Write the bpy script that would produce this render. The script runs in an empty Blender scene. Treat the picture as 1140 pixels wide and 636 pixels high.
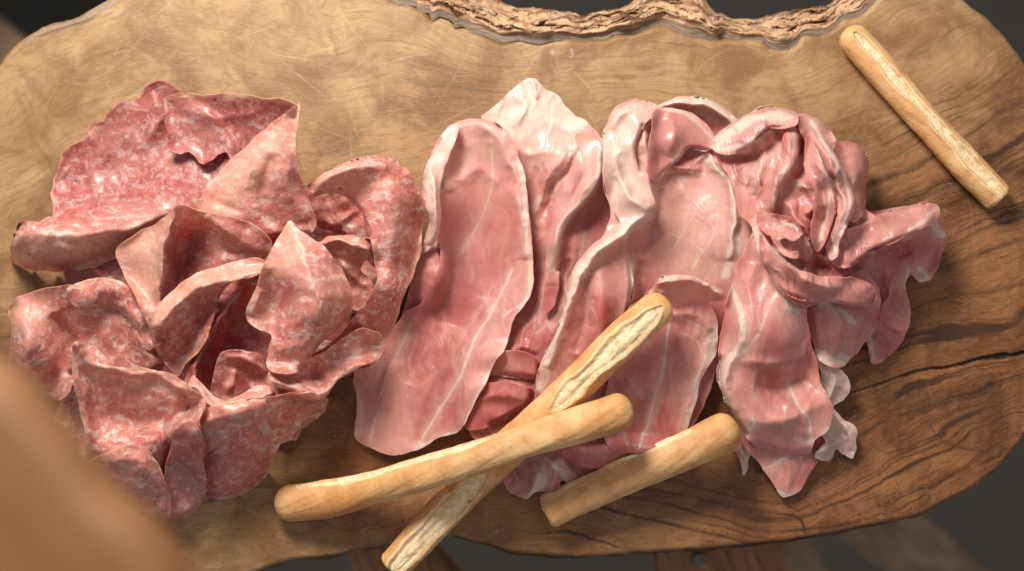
import bpy, math
import numpy as np
from mathutils import Vector, Matrix

# ------------------------------------------------------------------ camera, world, light
# lengths in the code are in "u" (1 u = 4 cm, 100 px of the photograph on the board); S turns them into metres
S = 0.04
CAMH = 15.0
sc = bpy.context.scene
COL = sc.collection

cam_d = bpy.data.cameras.new("camera")
cam = bpy.data.objects.new("camera", cam_d)
COL.objects.link(cam)
cam.location = (0, 0, CAMH * S)
cam_d.sensor_width = 36.0
cam_d.lens = 36.0 * CAMH / 11.4
cam_d.clip_start = 0.01
cam_d.clip_end = 50.0
cam_d.dof.use_dof = True
cam_d.dof.focus_distance = (CAMH - 0.62) * S
cam_d.dof.aperture_fstop = 4.2
sc.camera = cam

w = bpy.data.worlds.new("World")
sc.world = w
w.use_nodes = True
bgn = w.node_tree.nodes["Background"]
bgn.inputs[0].default_value = (1.0, 0.95, 0.90, 1)
bgn.inputs[1].default_value = 0.36

def area_light(name, loc, target, size, power, color):
    d = bpy.data.lights.new(name, 'AREA')
    d.shape = 'RECTANGLE'
    d.size = size[0] * S
    d.size_y = size[1] * S
    d.energy = power
    d.color = color
    o = bpy.data.objects.new(name, d)
    COL.objects.link(o)
    o.location = Vector(loc) * S
    o.rotation_euler = (Vector(target) - Vector(loc)).to_track_quat('-Z', 'Y').to_euler()
    return o

area_light("key_light", (-4.6, 11.0, 12.0), (0.2, 0.0, 0), (4.8, 4.8), 8.0, (1.0, 0.94, 0.85))

sc.view_settings.view_transform = 'Standard'
sc.view_settings.look = 'None'
sc.view_settings.exposure = 0.0
sc.view_settings.gamma = 1.0
sc.render.engine = 'CYCLES'
sc.cycles.use_denoising = True
sc.cycles.max_bounces = 8
sc.cycles.sample_clamp_indirect = 4.0

# ------------------------------------------------------------------ numeric helpers
def hash2(ix, iy, seed):
    h = (ix.astype(np.int64) * 374761393 + iy.astype(np.int64) * 668265263 + seed * 1442695041) & 0xFFFFFFFF
    h = ((h ^ (h >> 13)) * 1274126177) & 0xFFFFFFFF
    h = ((h ^ (h >> 16)) * 2246822519) & 0xFFFFFFFF
    return ((h ^ (h >> 15)) & 0xFFFFFF) / float(0xFFFFFF)

def vnoise(x, y, seed=0):
    ix = np.floor(x); iy = np.floor(y)
    fx = x - ix; fy = y - iy
    fx = fx * fx * fx * (fx * (fx * 6 - 15) + 10); fy = fy * fy * fy * (fy * (fy * 6 - 15) + 10)
    a = hash2(ix, iy, seed); b = hash2(ix + 1, iy, seed); c = hash2(ix, iy + 1, seed); d = hash2(ix + 1, iy + 1, seed)
    return (a + (b - a) * fx) * (1 - fy) + (c + (d - c) * fx) * fy - 0.5

def fbm(x, y, seed=0, octs=4):
    s = 0; a = 1.0
    for k in range(octs):
        ang = 0.6 + k * 1.1
        xr = x * math.cos(ang) - y * math.sin(ang); yr = x * math.sin(ang) + y * math.cos(ang)
        s = s + a * vnoise(xr * 2 ** k, yr * 2 ** k, seed + 17 * k)
        a *= 0.5
    return s

def sstep(a, b, x):
    t = np.clip((x - a) / (b - a), 0, 1)
    return t * t * (3 - 2 * t)

def spline(pts, closed=False, step=3.0):
    P = np.array(pts, float)
    n = len(P)
    if n < 3 and not closed:
        L = np.linalg.norm(P[1] - P[0]); m = max(2, int(L / step))
        return P[0] + (P[1] - P[0]) * np.linspace(0, 1, m)[:, None]
    out = []
    segs = n if closed else n - 1
    for i in range(segs):
        if closed:
            p0, p1, p2, p3 = P[(i - 1) % n], P[i], P[(i + 1) % n], P[(i + 2) % n]
        else:
            p1, p2 = P[i], P[i + 1]
            p0 = P[i - 1] if i > 0 else 2 * p1 - p2
            p3 = P[i + 2] if i + 2 < n else 2 * p2 - p1
        L = np.linalg.norm((p2 - p1)[:2]); m = max(2, int(L / step))
        t = (np.arange(m) / m)[:, None]
        # centripetal-like damping of the tangents keeps corners from overshooting
        l0 = np.linalg.norm((p1 - p0)[:2]) + 1e-6; l2 = np.linalg.norm((p3 - p2)[:2]) + 1e-6
        m1 = (p2 - p0) * (L / (l0 + L)) * 0.9; m2 = (p3 - p1) * (L / (l2 + L)) * 0.9
        out.append((2 * t ** 3 - 3 * t ** 2 + 1) * p1 + (t ** 3 - 2 * t ** 2 + t) * m1 + (-2 * t ** 3 + 3 * t ** 2) * p2 + (t ** 3 - t ** 2) * m2)
    if not closed:
        out.append(P[-1:])
    return np.vstack(out)

def inside(x, y, poly):
    r = np.zeros(x.shape, bool)
    n = len(poly); j = n - 1
    for i in range(n):
        xi, yi = poly[i][0], poly[i][1]; xj, yj = poly[j][0], poly[j][1]
        if yi != yj:
            r ^= ((yi > y) != (yj > y)) & (x < (xj - xi) * (y - yi) / (yj - yi) + xi)
        j = i
    return r

def dist_line(x, y, line, closed=False, want=False):
    L = np.asarray(line, float)
    if closed:
        L = np.vstack([L, L[:1]])
    bd = np.full(x.shape, 1e18); bx = np.zeros(x.shape); by = np.zeros(x.shape); bt = np.zeros(x.shape)
    n = len(L) - 1
    for i in range(n):
        ax, ay = L[i][0], L[i][1]; dx, dy = L[i + 1][0] - ax, L[i + 1][1] - ay
        q = dx * dx + dy * dy + 1e-12
        t = np.clip(((x - ax) * dx + (y - ay) * dy) / q, 0, 1)
        cx = ax + t * dx; cy = ay + t * dy
        d = (x - cx) ** 2 + (y - cy) ** 2
        m = d < bd
        bd = np.where(m, d, bd); bx = np.where(m, cx, bx); by = np.where(m, cy, by); bt = np.where(m, (i + t) / n, bt)
    if want:
        return np.sqrt(bd), bx, by, bt
    return np.sqrt(bd)

def rbf(pts, x, y, smooth=1e-3):
    P = np.array(pts, float)
    X = P[:, :2] / 100.0; n = len(P)
    def k(r2):
        return 0.5 * r2 * np.log(r2 + 1e-9)
    A = np.zeros((n + 3, n + 3))
    d2 = ((X[:, None] - X[None]) ** 2).sum(2)
    A[:n, :n] = k(d2) + np.eye(n) * smooth
    A[:n, n] = 1; A[:n, n + 1:] = X; A[n, :n] = 1; A[n + 1:, :n] = X.T
    A[n + 1, n + 1] += 1e-9; A[n + 2, n + 2] += 1e-9
    b = np.zeros(n + 3); b[:n] = P[:, 2]
    c = np.linalg.lstsq(A, b, rcond=None)[0]
    xx = x / 100.0; yy = y / 100.0
    out = c[n] + c[n + 1] * xx + c[n + 2] * yy
    for i in range(n):
        out = out + c[i] * k((xx - X[i, 0]) ** 2 + (yy - X[i, 1]) ** 2)
    return out

def W(px, py, z):
    """photograph position + height above the board -> point in u"""
    f = (CAMH - z) / CAMH
    return (px - 570.0) / 100.0 * f, (318.0 - py) / 100.0 * f

# ------------------------------------------------------------------ mesh / object helpers
def make_mesh(name, V, F, mat, parent=None, attrs=None, N=None, smooth=True):
    """V (n,3) in u; F list of (m,3|4) index arrays"""
    me = bpy.data.meshes.new(name)
    V = np.asarray(V, float) * S
    F = [np.asarray(f, np.int64) for f in F if len(f)]
    used = np.unique(np.concatenate([f.ravel() for f in F]))
    remap = np.full(len(V), -1, np.int64); remap[used] = np.arange(len(used))
    V = V[used]; F = [remap[f] for f in F]
    me.vertices.add(len(V)); me.vertices.foreach_set("co", V.astype(np.float32).ravel())
    nl = sum(f.size for f in F); npoly = sum(len(f) for f in F)
    me.loops.add(nl); me.polygons.add(npoly)
    me.loops.foreach_set("vertex_index", np.concatenate([f.ravel() for f in F]).astype(np.int32))
    tot = np.concatenate([np.full(len(f), f.shape[1]) for f in F])
    st = np.concatenate([[0], np.cumsum(tot)[:-1]])
    me.polygons.foreach_set("loop_start", st.astype(np.int32))
    me.update(calc_edges=True)
    me.polygons.foreach_set("use_smooth", np.full(npoly, smooth))
    if attrs:
        for k, a in attrs.items():
            a = np.asarray(a)[used]
            if a.ndim == 2:
                at = me.attributes.new(k, 'FLOAT_VECTOR', 'POINT'); at.data.foreach_set("vector", a.astype(np.float32).ravel())
            else:
                at = me.attributes.new(k, 'FLOAT', 'POINT'); at.data.foreach_set("value", a.astype(np.float32).ravel())
    me.validate()
    if N is not None and len(me.vertices) == len(used):
        me.normals_split_custom_set_from_vertices([tuple(v) for v in np.asarray(N)[used]])
    me.materials.append(mat)
    o = bpy.data.objects.new(name, me)
    COL.objects.link(o)
    if parent is not None:
        o.parent = parent
    return o

def empty(name, loc=(0, 0, 0)):
    o = bpy.data.objects.new(name, None)
    o.location = Vector(loc) * S
    COL.objects.link(o)
    o.empty_display_size = 0.02
    return o

def tag(o, label, cat, group=None):
    o["label"] = label; o["category"] = cat
    if group: o["group"] = group
    return o

def adopt(root, child):
    child.parent = root
    child.matrix_parent_inverse = Matrix.Translation(-root.location)
    return child

# ------------------------------------------------------------------ materials
class NT:
    def __init__(s, name):
        s.m = bpy.data.materials.new(name); s.m.use_nodes = True
        s.t = s.m.node_tree; s.b = s.t.nodes["Principled BSDF"]
    def n(s, typ, ins=None, **kw):
        nd = s.t.nodes.new(typ)
        for k, v in kw.items(): setattr(nd, k, v)
        if ins:
            for k, v in ins.items(): s.set(nd.inputs[k], v)
        return nd
    def set(s, sock, v):
        if isinstance(v, bpy.types.NodeSocket): s.t.links.new(v, sock)
        elif isinstance(v, bpy.types.Node): s.t.links.new(v.outputs[0], sock)
        elif isinstance(v, tuple) and len(v) == 3 and sock.type == 'RGBA': sock.default_value = (*v, 1)
        else: sock.default_value = v
    def attr(s, name, vec=False):
        a = s.n('ShaderNodeAttribute', attribute_name=name)
        return a.outputs['Vector'] if vec else a.outputs['Fac']
    def noise(s, co, scale, detail=4, rough=0.55, dist=0.0):
        return s.n('ShaderNodeTexNoise', {'Vector': co, 'Scale': scale, 'Detail': detail, 'Roughness': rough, 'Distortion': dist}).outputs['Fac']
    def mapping(s, co, scale=(1, 1, 1), rot=(0, 0, 0), loc=(0, 0, 0)):
        return s.n('ShaderNodeMapping', {'Vector': co, 'Scale': scale, 'Rotation': rot, 'Location': loc}).outputs[0]
    def math(s, op, a, b=0.0, c=0.0, clamp=False):
        return s.n('ShaderNodeMath', {0: a, 1: b, 2: c}, operation=op, use_clamp=clamp).outputs[0]
    def ss(s, x, a, b, lo=0.0, hi=1.0):
        return s.n('ShaderNodeMapRange', {'Value': x, 'From Min': a, 'From Max': b, 'To Min': lo, 'To Max': hi}, interpolation_type='SMOOTHSTEP').outputs[0]
    def mix(s, f, a, b, mode='MIX'):
        nd = s.n('ShaderNodeMix', data_type='RGBA', blend_type=mode)
        s.set(nd.inputs[0], f); s.set(nd.inputs[6], a); s.set(nd.inputs[7], b)
        return nd.outputs[2]
    def bump(s, h, strength, dist):
        b = s.n('ShaderNodeBump', {'Height': h, 'Strength': strength, 'Distance': dist * S}).outputs[0]
        s.set(s.b.inputs['Normal'], b)
    def translucent(s, col, f, tintc):
        tr = s.n('ShaderNodeBsdfTranslucent', {'Color': s.mix(1.0, col, tintc, 'MULTIPLY')})
        mx = s.n('ShaderNodeMixShader', {0: f})
        s.t.links.new(s.b.outputs[0], mx.inputs[1]); s.t.links.new(tr.outputs[0], mx.inputs[2])
        s.t.links.new(mx.outputs[0], s.t.nodes['Material Output'].inputs[0])
    def sss(s, wgt, rad, scale):
        s.b.inputs['Subsurface Weight'].default_value = wgt
        s.b.inputs['Subsurface Radius'].default_value = rad
        s.b.inputs['Subsurface Scale'].default_value = scale * S

def mat_salami(dark=0.0):
    t = NT('salami_meat'); co = t.attr('co', True)
    warp = t.n('ShaderNodeVectorMath', {0: co, 1: t.n('ShaderNodeVectorMath', {0: t.n('ShaderNodeTexNoise', {'Vector': co, 'Scale': 3.0, 'Detail': 3}).outputs['Color'], 1: (0.14, 0.14, 0.14)}, operation='MULTIPLY').outputs[0]}, operation='ADD').outputs[0]
    big = t.noise(t.mapping(warp, (1.0, 1.7, 1.0), (0, 0, 0.5)), 5.6, 6, 0.68, 0.25)
    f1 = t.ss(big, 0.515, 0.62, 0.0, 0.75)
    sm = t.noise(t.mapping(warp, (1.6, 1.0, 1.0), (0, 0, 0.9)), 11.0, 5, 0.66, 0.3)
    f2 = t.ss(sm, 0.55, 0.63, 0.0, 0.75)
    vor = t.n('ShaderNodeTexVoronoi', {'Vector': warp, 'Scale': 4.6, 'Randomness': 1.0}).outputs['Distance']
    f3 = t.ss(t.math('ADD', vor, t.math('MULTIPLY', sm, 0.35)), 0.24, 0.38, 0.8, 0.0)
    fat = t.math('MAXIMUM', t.math('MAXIMUM', f1, f2), f3)
    haze = t.noise(co, 1.6, 3, 0.5)
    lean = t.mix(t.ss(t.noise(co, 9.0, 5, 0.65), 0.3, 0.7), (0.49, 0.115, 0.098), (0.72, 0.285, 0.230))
    lean = t.mix(t.ss(haze, 0.35, 0.72, 0.0, 0.55), lean, (0.68, 0.34, 0.28))
    fatc = t.mix(t.noise(co, 20.0, 3), (0.80, 0.56, 0.50), (0.90, 0.76, 0.70))
    c = t.mix(t.math('MULTIPLY', fat, 0.82), lean, fatc)
    c = t.mix(t.math('MULTIPLY', t.attr('lit_tint'), 0.9), c, (0.90, 0.52, 0.38))  # salmon of lit and glowing-through faces, painted into the colour
    c = t.mix(t.attr('deep'), c, (0.33, 0.045, 0.050))  # dark red of hollows and creases, shade painted into the colour
    c = t.mix(t.attr('pale'), c, t.mix(1.0, c, (0.74, 0.66, 0.70), 'MULTIPLY'))  # greyed mauve, shade of less lit flat flaps painted into the colour
    pep = t.n('ShaderNodeTexVoronoi', {'Vector': co, 'Scale': 1.9, 'Randomness': 1.0}).outputs['Distance']
    c = t.mix(t.ss(pep, 0.028, 0.045, 0.85, 0.0), c, (0.10, 0.05, 0.03))
    rim = t.attr('rim')
    c = t.mix(rim, c, t.mix(t.noise(co, 12.0, 3), (0.62, 0.30, 0.20), (0.80, 0.52, 0.38)))
    t.set(t.b.inputs['Base Color'], c)
    t.set(t.b.inputs['Roughness'], t.ss(t.noise(co, 10.0, 4), 0.3, 0.7, 0.28, 0.50))
    t.b.inputs['Specular IOR Level'].default_value = 0.42
    t.b.inputs['Coat Weight'].default_value = 0.35; t.b.inputs['Coat Roughness'].default_value = 0.24
    t.sss(0.45, (1.0, 0.50, 0.44), 0.06)
    t.translucent(c, 0.20, (1.0, 0.66, 0.58))
    fine = t.noise(co, 34.0, 5, 0.65)
    h = t.math('ADD', t.math('MULTIPLY', fine, 0.5), t.math('ADD', t.math('MULTIPLY', fat, 0.35), t.math('MULTIPLY', t.noise(co, 9.0, 4), 0.9)))
    t.bump(h, 0.35, 0.03)
    return t.m

def mat_ham():
    t = NT('cured_ham'); co = t.attr('co', True)
    wn = t.n('ShaderNodeTexNoise', {'Vector': co, 'Scale': 2.2, 'Detail': 3}).outputs['Color']
    warp = t.n('ShaderNodeVectorMath', {0: co, 1: t.n('ShaderNodeVectorMath', {0: wn, 1: (0.45, 0.45, 0.45)}, operation='MULTIPLY').outputs[0]}, operation='ADD').outputs[0]
    lo = t.noise(co, 1.3, 3, 0.5)
    lean = t.mix(t.ss(lo, 0.33, 0.66), (0.56, 0.150, 0.145), (0.79, 0.350, 0.305))
    fib = t.noise(t.mapping(warp, (5.0, 0.9, 1.0), (0, 0, -0.35)), 2.0, 5, 0.6)
    lean = t.mix(t.ss(fib, 0.46, 0.72, 0.0, 0.5), lean, (0.80, 0.50, 0.45))
    # thin pale filaments between the muscles
    ve = t.n('ShaderNodeTexVoronoi', {'Vector': t.mapping(warp, (2.6, 0.9, 1.0), (0, 0, -0.35)), 'Scale': 1.5}, feature='DISTANCE_TO_EDGE').outputs['Distance']
    fil = t.math('MULTIPLY', t.ss(ve, 0.002, 0.022, 1.0, 0.0), t.ss(t.noise(co, 2.6, 2), 0.50, 0.68, 0.0, 0.32))
    fl = t.n('ShaderNodeTexVoronoi', {'Vector': t.mapping(warp, (1.0, 2.4, 1.0), (0, 0, 0.7)), 'Scale': 4.6}).outputs['Distance']
    flk = t.math('MULTIPLY', t.ss(fl, 0.05, 0.15, 0.75, 0.0), t.ss(t.noise(co, 3.0, 2), 0.5, 0.6))
    fatn = t.math('ADD', t.attr('fat'), t.math('MULTIPLY', t.math('SUBTRACT', t.noise(warp, 9.0, 5, 0.65), 0.5), 0.6))
    fat = t.math('MULTIPLY', t.ss(fatn, 0.18, 0.95), 0.92)
    haze = t.attr('pale')
    c = t.mix(t.math('MAXIMUM', fil, flk), lean, (0.83, 0.66, 0.58))
    c = t.mix(haze, c, (0.86, 0.56, 0.475))
    fatc = t.mix(t.ss(t.noise(co, 6.0, 4), 0.35, 0.7), (0.83, 0.64, 0.55), (0.90, 0.79, 0.69))
    c = t.mix(fat, c, fatc)
    c = t.mix(t.attr('deep'), c, (0.34, 0.075, 0.08))  # dark muscle, and shade of the folds painted into the colour
    mot = t.noise(t.mapping(warp, (3.0, 1.0, 1.0), (0, 0, -0.35)), 5.0, 5, 0.65)
    c = t.mix(t.ss(mot, 0.35, 0.65), t.mix(1.0, c, (0.93, 0.88, 0.88), 'MULTIPLY'), c)
    t.set(t.b.inputs['Base Color'], c)
    t.set(t.b.inputs['Roughness'], t.ss(t.noise(co, 7.0, 4), 0.3, 0.7, 0.36, 0.58))
    t.b.inputs['Specular IOR Level'].default_value = 0.42
    t.b.inputs['Coat Weight'].default_value = 0.35; t.b.inputs['Coat Roughness'].default_value = 0.22
    t.sss(0.5, (1.0, 0.45, 0.38), 0.06)
    t.translucent(c, 0.27, (1.0, 0.72, 0.66))
    h = t.math('ADD', t.math('MULTIPLY', t.noise(warp, 22.0, 5, 0.6), 0.35), t.math('MULTIPLY', t.math('ADD', t.noise(t.mapping(warp, (3.0, 1.0, 1.0), (0, 0, -0.35)), 4.0, 4), t.math('MULTIPLY', fat, 0.05)), 0.5))
    t.bump(h, 0.20, 0.03)
    return t.m

def mat_wood():
    t = NT('olive_wood'); co = t.attr('co', True); g = t.attr('grain'); tone = t.attr('tone'); dk = t.attr('dark'); sr = t.attr('scratch')
    ring = t.attr('phase')
    comb = t.n('ShaderNodeCombineXYZ', {0: t.math('MULTIPLY', ring, 7.0), 1: t.math('MULTIPLY', t.n('ShaderNodeSeparateXYZ', {0: co}).outputs[0], 0.8)}).outputs[0]
    fine = t.noise(comb, 3.0, 6, 0.7, 0.2)
    fine2 = t.noise(comb, 11.0, 4, 0.6, 0.0)
    blot = t.noise(co, 1.4, 5, 0.6, 0.5)
    sap = t.mix(t.ss(blot, 0.36, 0.64), (0.215, 0.108, 0.040), (0.40, 0.245, 0.118))
    sap = t.mix(t.ss(t.noise(co, 3.4, 5, 0.65, 1.0), 0.54, 0.72, 0.0, 0.6), sap, (0.21, 0.105, 0.042))
    heart = t.mix(t.ss(blot, 0.33, 0.66), (0.115, 0.040, 0.013), (0.290, 0.116, 0.040))
    c = t.mix(tone, sap, heart)
    c = t.mix(t.ss(fine, 0.48, 0.62, 0.0, 0.5), c, t.mix(tone, (0.21, 0.12, 0.052), (0.075, 0.028, 0.011)))
    c = t.mix(t.ss(fine2, 0.52, 0.60, 0.0, 0.22), c, (0.46, 0.31, 0.165))
    c = t.mix(t.math('MULTIPLY', g, 0.92), c, (0.050, 0.021, 0.010))
    c = t.mix(t.attr('grey'), c, t.mix(t.noise(t.mapping(co, (1, 1, 1)), 9.0, 4), (0.17, 0.115, 0.085), (0.31, 0.235, 0.18)))
    c = t.mix(dk, c, (0.012, 0.008, 0.007))
    # speckle of worn fibres and pale knife marks
    sp = t.noise(co, 60.0, 3, 0.7)
    c = t.mix(t.ss(sp, 0.6, 0.8, 0.0, 0.16), c, (0.62, 0.47, 0.32))
    c = t.mix(t.math('MULTIPLY', sr, 0.5), c, (0.66, 0.53, 0.38))
    t.set(t.b.inputs['Base Color'], c)
    t.set(t.b.inputs['Roughness'], t.ss(blot, 0.3, 0.7, 0.42, 0.6))
    t.b.inputs['Specular IOR Level'].default_value = 0.35
    h = t.math('SUBTRACT', t.math('ADD', t.math('MULTIPLY', fine, 0.4), t.math('MULTIPLY', sp, 0.3)), t.math('ADD', t.math('MULTIPLY', dk, 2.0), t.math('MULTIPLY', sr, 0.5)))
    t.bump(h, 0.5, 0.015)
    return t.m

def mat_bark():
    t = NT('bark'); co = t.attr('co', True); a = t.attr('across'); cr = t.attr('crack')
    m1 = t.noise(t.mapping(co, (1.0, 5.0, 1.5)), 4.0, 6, 0.65, 0.6)
    c = t.mix(t.ss(m1, 0.33, 0.62), (0.22, 0.09, 0.04), (0.60, 0.38, 0.22))
    c = t.mix(t.ss(t.noise(co, 4.0, 4, 0.6), 0.52, 0.66, 0.0, 0.8), c, (0.60, 0.42, 0.27))
    c = t.mix(t.ss(t.noise(co, 7.0, 4, 0.6, 1.0), 0.60, 0.70, 0.0, 0.8), c, (0.24, 0.060, 0.028))
    grey = t.mix(t.noise(t.mapping(co, (1.0, 3.0, 1.0)), 9.0, 5, 0.6), (0.14, 0.092, 0.070), (0.34, 0.255, 0.19))
    c = t.mix(t.ss(t.math('ADD', a, t.math('MULTIPLY', t.math('SUBTRACT', m1, 0.5), 0.25)), 0.17, 0.29), grey, c)
    c = t.mix(t.ss(a, 0.0, 0.05, 0.75, 0.0), c, (0.09, 0.05, 0.035))
    c = t.mix(t.math('MULTIPLY', cr, 0.85), c, (0.03, 0.013, 0.008))
    t.set(t.b.inputs['Base Color'], c)
    t.b.inputs['Roughness'].default_value = 0.8
    t.bump(m1, 0.9, 0.05)
    return t.m

def mat_crust():
    t = NT('baked_crust'); co = t.attr('co', True)
    n1 = t.noise(co, 2.2, 4, 0.6)
    c = t.mix(t.ss(n1, 0.3, 0.7), (0.50, 0.235, 0.082), (0.71, 0.42, 0.185))
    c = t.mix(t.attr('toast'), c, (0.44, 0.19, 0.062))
    c = t.mix(t.attr('flour'), c, (0.82, 0.62, 0.38))
    c = t.mix(t.ss(t.noise(co, 5.0, 4, 0.6), 0.50, 0.68, 0.0, 0.45), c, (0.46, 0.215, 0.075))
    c = t.mix(t.ss(t.noise(co, 16.0, 5, 0.65), 0.58, 0.78, 0.0, 0.2), c, (0.50, 0.27, 0.11))
    t.set(t.b.inputs['Base Color'], c)
    t.set(t.b.inputs['Roughness'], 0.58)
    t.b.inputs['Specular IOR Level'].default_value = 0.3
    t.sss(0.25, (1.0, 0.5, 0.25), 0.05)
    t.bump(t.math('ADD', t.noise(co, 26.0, 5, 0.6), t.noise(co, 7.0, 3)), 0.28, 0.03)
    return t.m

def mat_crumb():
    t = NT('bread_crumb'); co = t.attr('co', True)
    c = t.mix(t.ss(t.noise(co, 11.0, 5, 0.7, 0.6), 0.36, 0.66), (0.68, 0.47, 0.25), (0.88, 0.73, 0.50))
    t.set(t.b.inputs['Base Color'], c)
    t.b.inputs['Roughness'].default_value = 0.8
    t.sss(0.3, (1.0, 0.6, 0.35), 0.06)
    t.bump(t.noise(co, 12.0, 5, 0.65), 0.6, 0.04)
    return t.m

def mat_plain_wood(name, a, b, scale=3.0, rot=0.0):
    t = NT(name)
    tc = t.n('ShaderNodeTexCoord').outputs['Object']
    co = t.mapping(tc, (1 / S, 1 / S, 1 / S), (0, 0, rot))
    g = t.noise(t.mapping(co, (0.25, 3.0, 1.0)), scale, 5, 0.65, 0.3)
    c = t.mix(t.ss(g, 0.3, 0.7), a, b)
    t.set(t.b.inputs['Base Color'], c)
    t.b.inputs['Roughness'].default_value = 0.6
    t.bump(g, 0.3, 0.03)
    return t.m

M_SAL = mat_salami(); M_HAM = mat_ham(); M_WOOD = mat_wood(); M_BARK = mat_bark(); M_CRUST = mat_crust(); M_CRUMB = mat_crumb()
#SETTING
# ------------------------------------------------------------------ what shows below and around the board
def mat_floor():
    t = NT('floor_grey')
    co = t.mapping(t.n('ShaderNodeTexCoord').outputs['Object'], (1 / S, 1 / S, 1 / S))
    c = t.mix(t.noise(co, 0.12, 5), (0.036, 0.034, 0.030), (0.072, 0.069, 0.062))
    t.set(t.b.inputs['Base Color'], c); t.b.inputs['Roughness'].default_value = 0.8
    return t.m

def prism(outline, z0, z1, bevel=0.06):
    """closed prism in world u from an outline of (x, y) points, with a small rounded edge"""
    P = np.array(outline, float); n = len(P)
    A = 0.5 * np.sum(P[:, 0] * np.roll(P[:, 1], -1) - np.roll(P[:, 0], -1) * P[:, 1])
    if A < 0: P = P[::-1]
    d = np.roll(P, -1, 0) - np.roll(P, 1, 0); d /= np.linalg.norm(d, axis=1)[:, None] + 1e-9
    nrm = np.stack([d[:, 1], -d[:, 0]], 1)
    rings = []
    for k in range(5):
        a = k / 4 * math.pi / 2
        rings.append(np.c_[P - nrm * bevel * (1 - math.sin(a)), np.full(n, z1 - bevel * (1 - math.cos(a)))])
    for k in range(5):
        a = k / 4 * math.pi / 2
        rings.append(np.c_[P - nrm * bevel * (1 - math.cos(a)), np.full(n, z0 + bevel * (1 - math.sin(a)))])
    V = np.vstack(rings); F = []
    for r in range(len(rings) - 1):
        i = np.arange(n); j = (i + 1) % n
        F.append(np.stack([r * n + i, (r + 1) * n + i, (r + 1) * n + j, r * n + j], 1))
    c0 = len(V); V = np.vstack([V, [[P[:, 0].mean(), P[:, 1].mean(), z1]], [[P[:, 0].mean(), P[:, 1].mean(), z0]]])
    i = np.arange(n); j = (i + 1) % n
    last = (len(rings) - 1) * n
    return V, [np.vstack(F), np.vstack([np.stack([np.full(n, c0), i, j], 1), np.stack([np.full(n, c0 + 1), last + j, last + i], 1)])]

def rect(cx, cy, L, Wd, ang):
    c, s = math.cos(ang), math.sin(ang); out = []
    for a, b in ((-1, -1), (0, -1), (1, -1), (1, 0), (1, 1), (0, 1), (-1, 1), (-1, 0)):
        x = a * L / 2; y = b * Wd / 2
        out.append((cx + x * c - y * s, cy + x * s + y * c))
    return out

def Wl(px, py, z):
    x, y = W(px, py, z); return (x, y)

fl = make_mesh('floor', *prism([(-90, -90), (90, -90), (90, 90), (-90, 90)], -24.5, -24.0), mat_floor())
fl['kind'] = 'structure'
M_DARK = NT('dark_sheet'); M_DARK.b.inputs['Base Color'].default_value = (0.008, 0.007, 0.006, 1); M_DARK.b.inputs['Roughness'].default_value = 0.9
mt = make_mesh('floor_dark_sheet', *prism([Wl(-60, -250, -23.9), Wl(420, -250, -23.9), Wl(165, 30, -23.9), Wl(10, 95, -23.9), Wl(-12, -10, -23.9)], -24.0, -23.85), M_DARK.m)  # near-black sheet lying on the floor at the upper left
mt['kind'] = 'structure'

# wooden trestle that carries the board: seat boards close under it, legs running down out of focus
M_TR = mat_plain_wood('trestle_wood', (0.16, 0.062, 0.022), (0.34, 0.16, 0.065), 2.0, 1.2)
M_LEG = mat_plain_wood('trestle_leg_wood', (0.17, 0.098, 0.052), (0.30, 0.195, 0.115), 1.0, 0.6)
tr = empty('wooden_stool', (0, 0, -24))
tag(tr, 'out-of-focus brown wooden stool under the cutting board', 'stool')
def px_poly(pts, z): return [Wl(a, b, z) for a, b in pts]
adopt(tr, make_mesh('seat_board', *prism(px_poly([(722, 540), (735, 660), (905, 700), (880, 640), (868, 622), (850, 560), (800, 530)], -1.7), -2.3, -1.5, 0.12), M_TR))
adopt(tr, make_mesh('rail', *prism(px_poly([(385, 600), (470, 590), (530, 660), (560, 720), (460, 720), (400, 650)], -2.4), -2.9, -2.1, 0.15), M_TR))
adopt(tr, make_mesh('seat_board', *prism(px_poly([(848, 560), (895, 590), (935, 660), (985, 760), (930, 760), (870, 660)], -3.4), -3.8, -3.2, 0.2), M_LEG))
def beam(a, b, wd, th):
    a = Vector(a); b = Vector(b); T = (b - a).normalized(); B = T.cross(Vector((0, 0, 1))).normalized(); N = B.cross(T)
    V = []
    prof = [(-1, -0.8), (-0.85, -1), (0.85, -1), (1, -0.8), (1, 0.8), (0.85, 1), (-0.85, 1), (-1, 0.8)]
    for p in (a, b):
        for q, r in prof: V.append(tuple(p + B * q * wd / 2 + N * r * th / 2))
    n = 8; F4 = [[i, (i + 1) % n, n + (i + 1) % n, n + i] for i in range(n)]
    V.append(tuple(a)); V.append(tuple(b))
    F3 = [[2 * n, (i + 1) % n, i] for i in range(n)] + [[2 * n + 1, n + i, n + (i + 1) % n] for i in range(n)]
    return np.array(V), [np.array(F4), np.array(F3)]
def bp(px, py, z):
    x, y = W(px, py, z); return (x, y, z)
adopt(tr, make_mesh('leg', *beam(bp(930, 545, -4.5), bp(1150, 720, -11), 1.05, 0.7), M_LEG))
adopt(tr, make_mesh('leg', *beam(bp(120, 170, -4.5), bp(-40, 20, -13), 1.0, 0.7), M_LEG))
bolt_v, bolt_f = prism([(math.cos(a) * 0.09, math.sin(a) * 0.09) for a in np.linspace(0, 2 * math.pi, 12, endpoint=False)], -1.49, -1.40, 0.03)
bx, by = W(778, 622, -1.45)
M_BOLT = NT('bolt_steel'); M_BOLT.b.inputs['Base Color'].default_value = (0.12, 0.12, 0.12, 1); M_BOLT.b.inputs['Metallic'].default_value = 0.8; M_BOLT.b.inputs['Roughness'].default_value = 0.4
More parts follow.
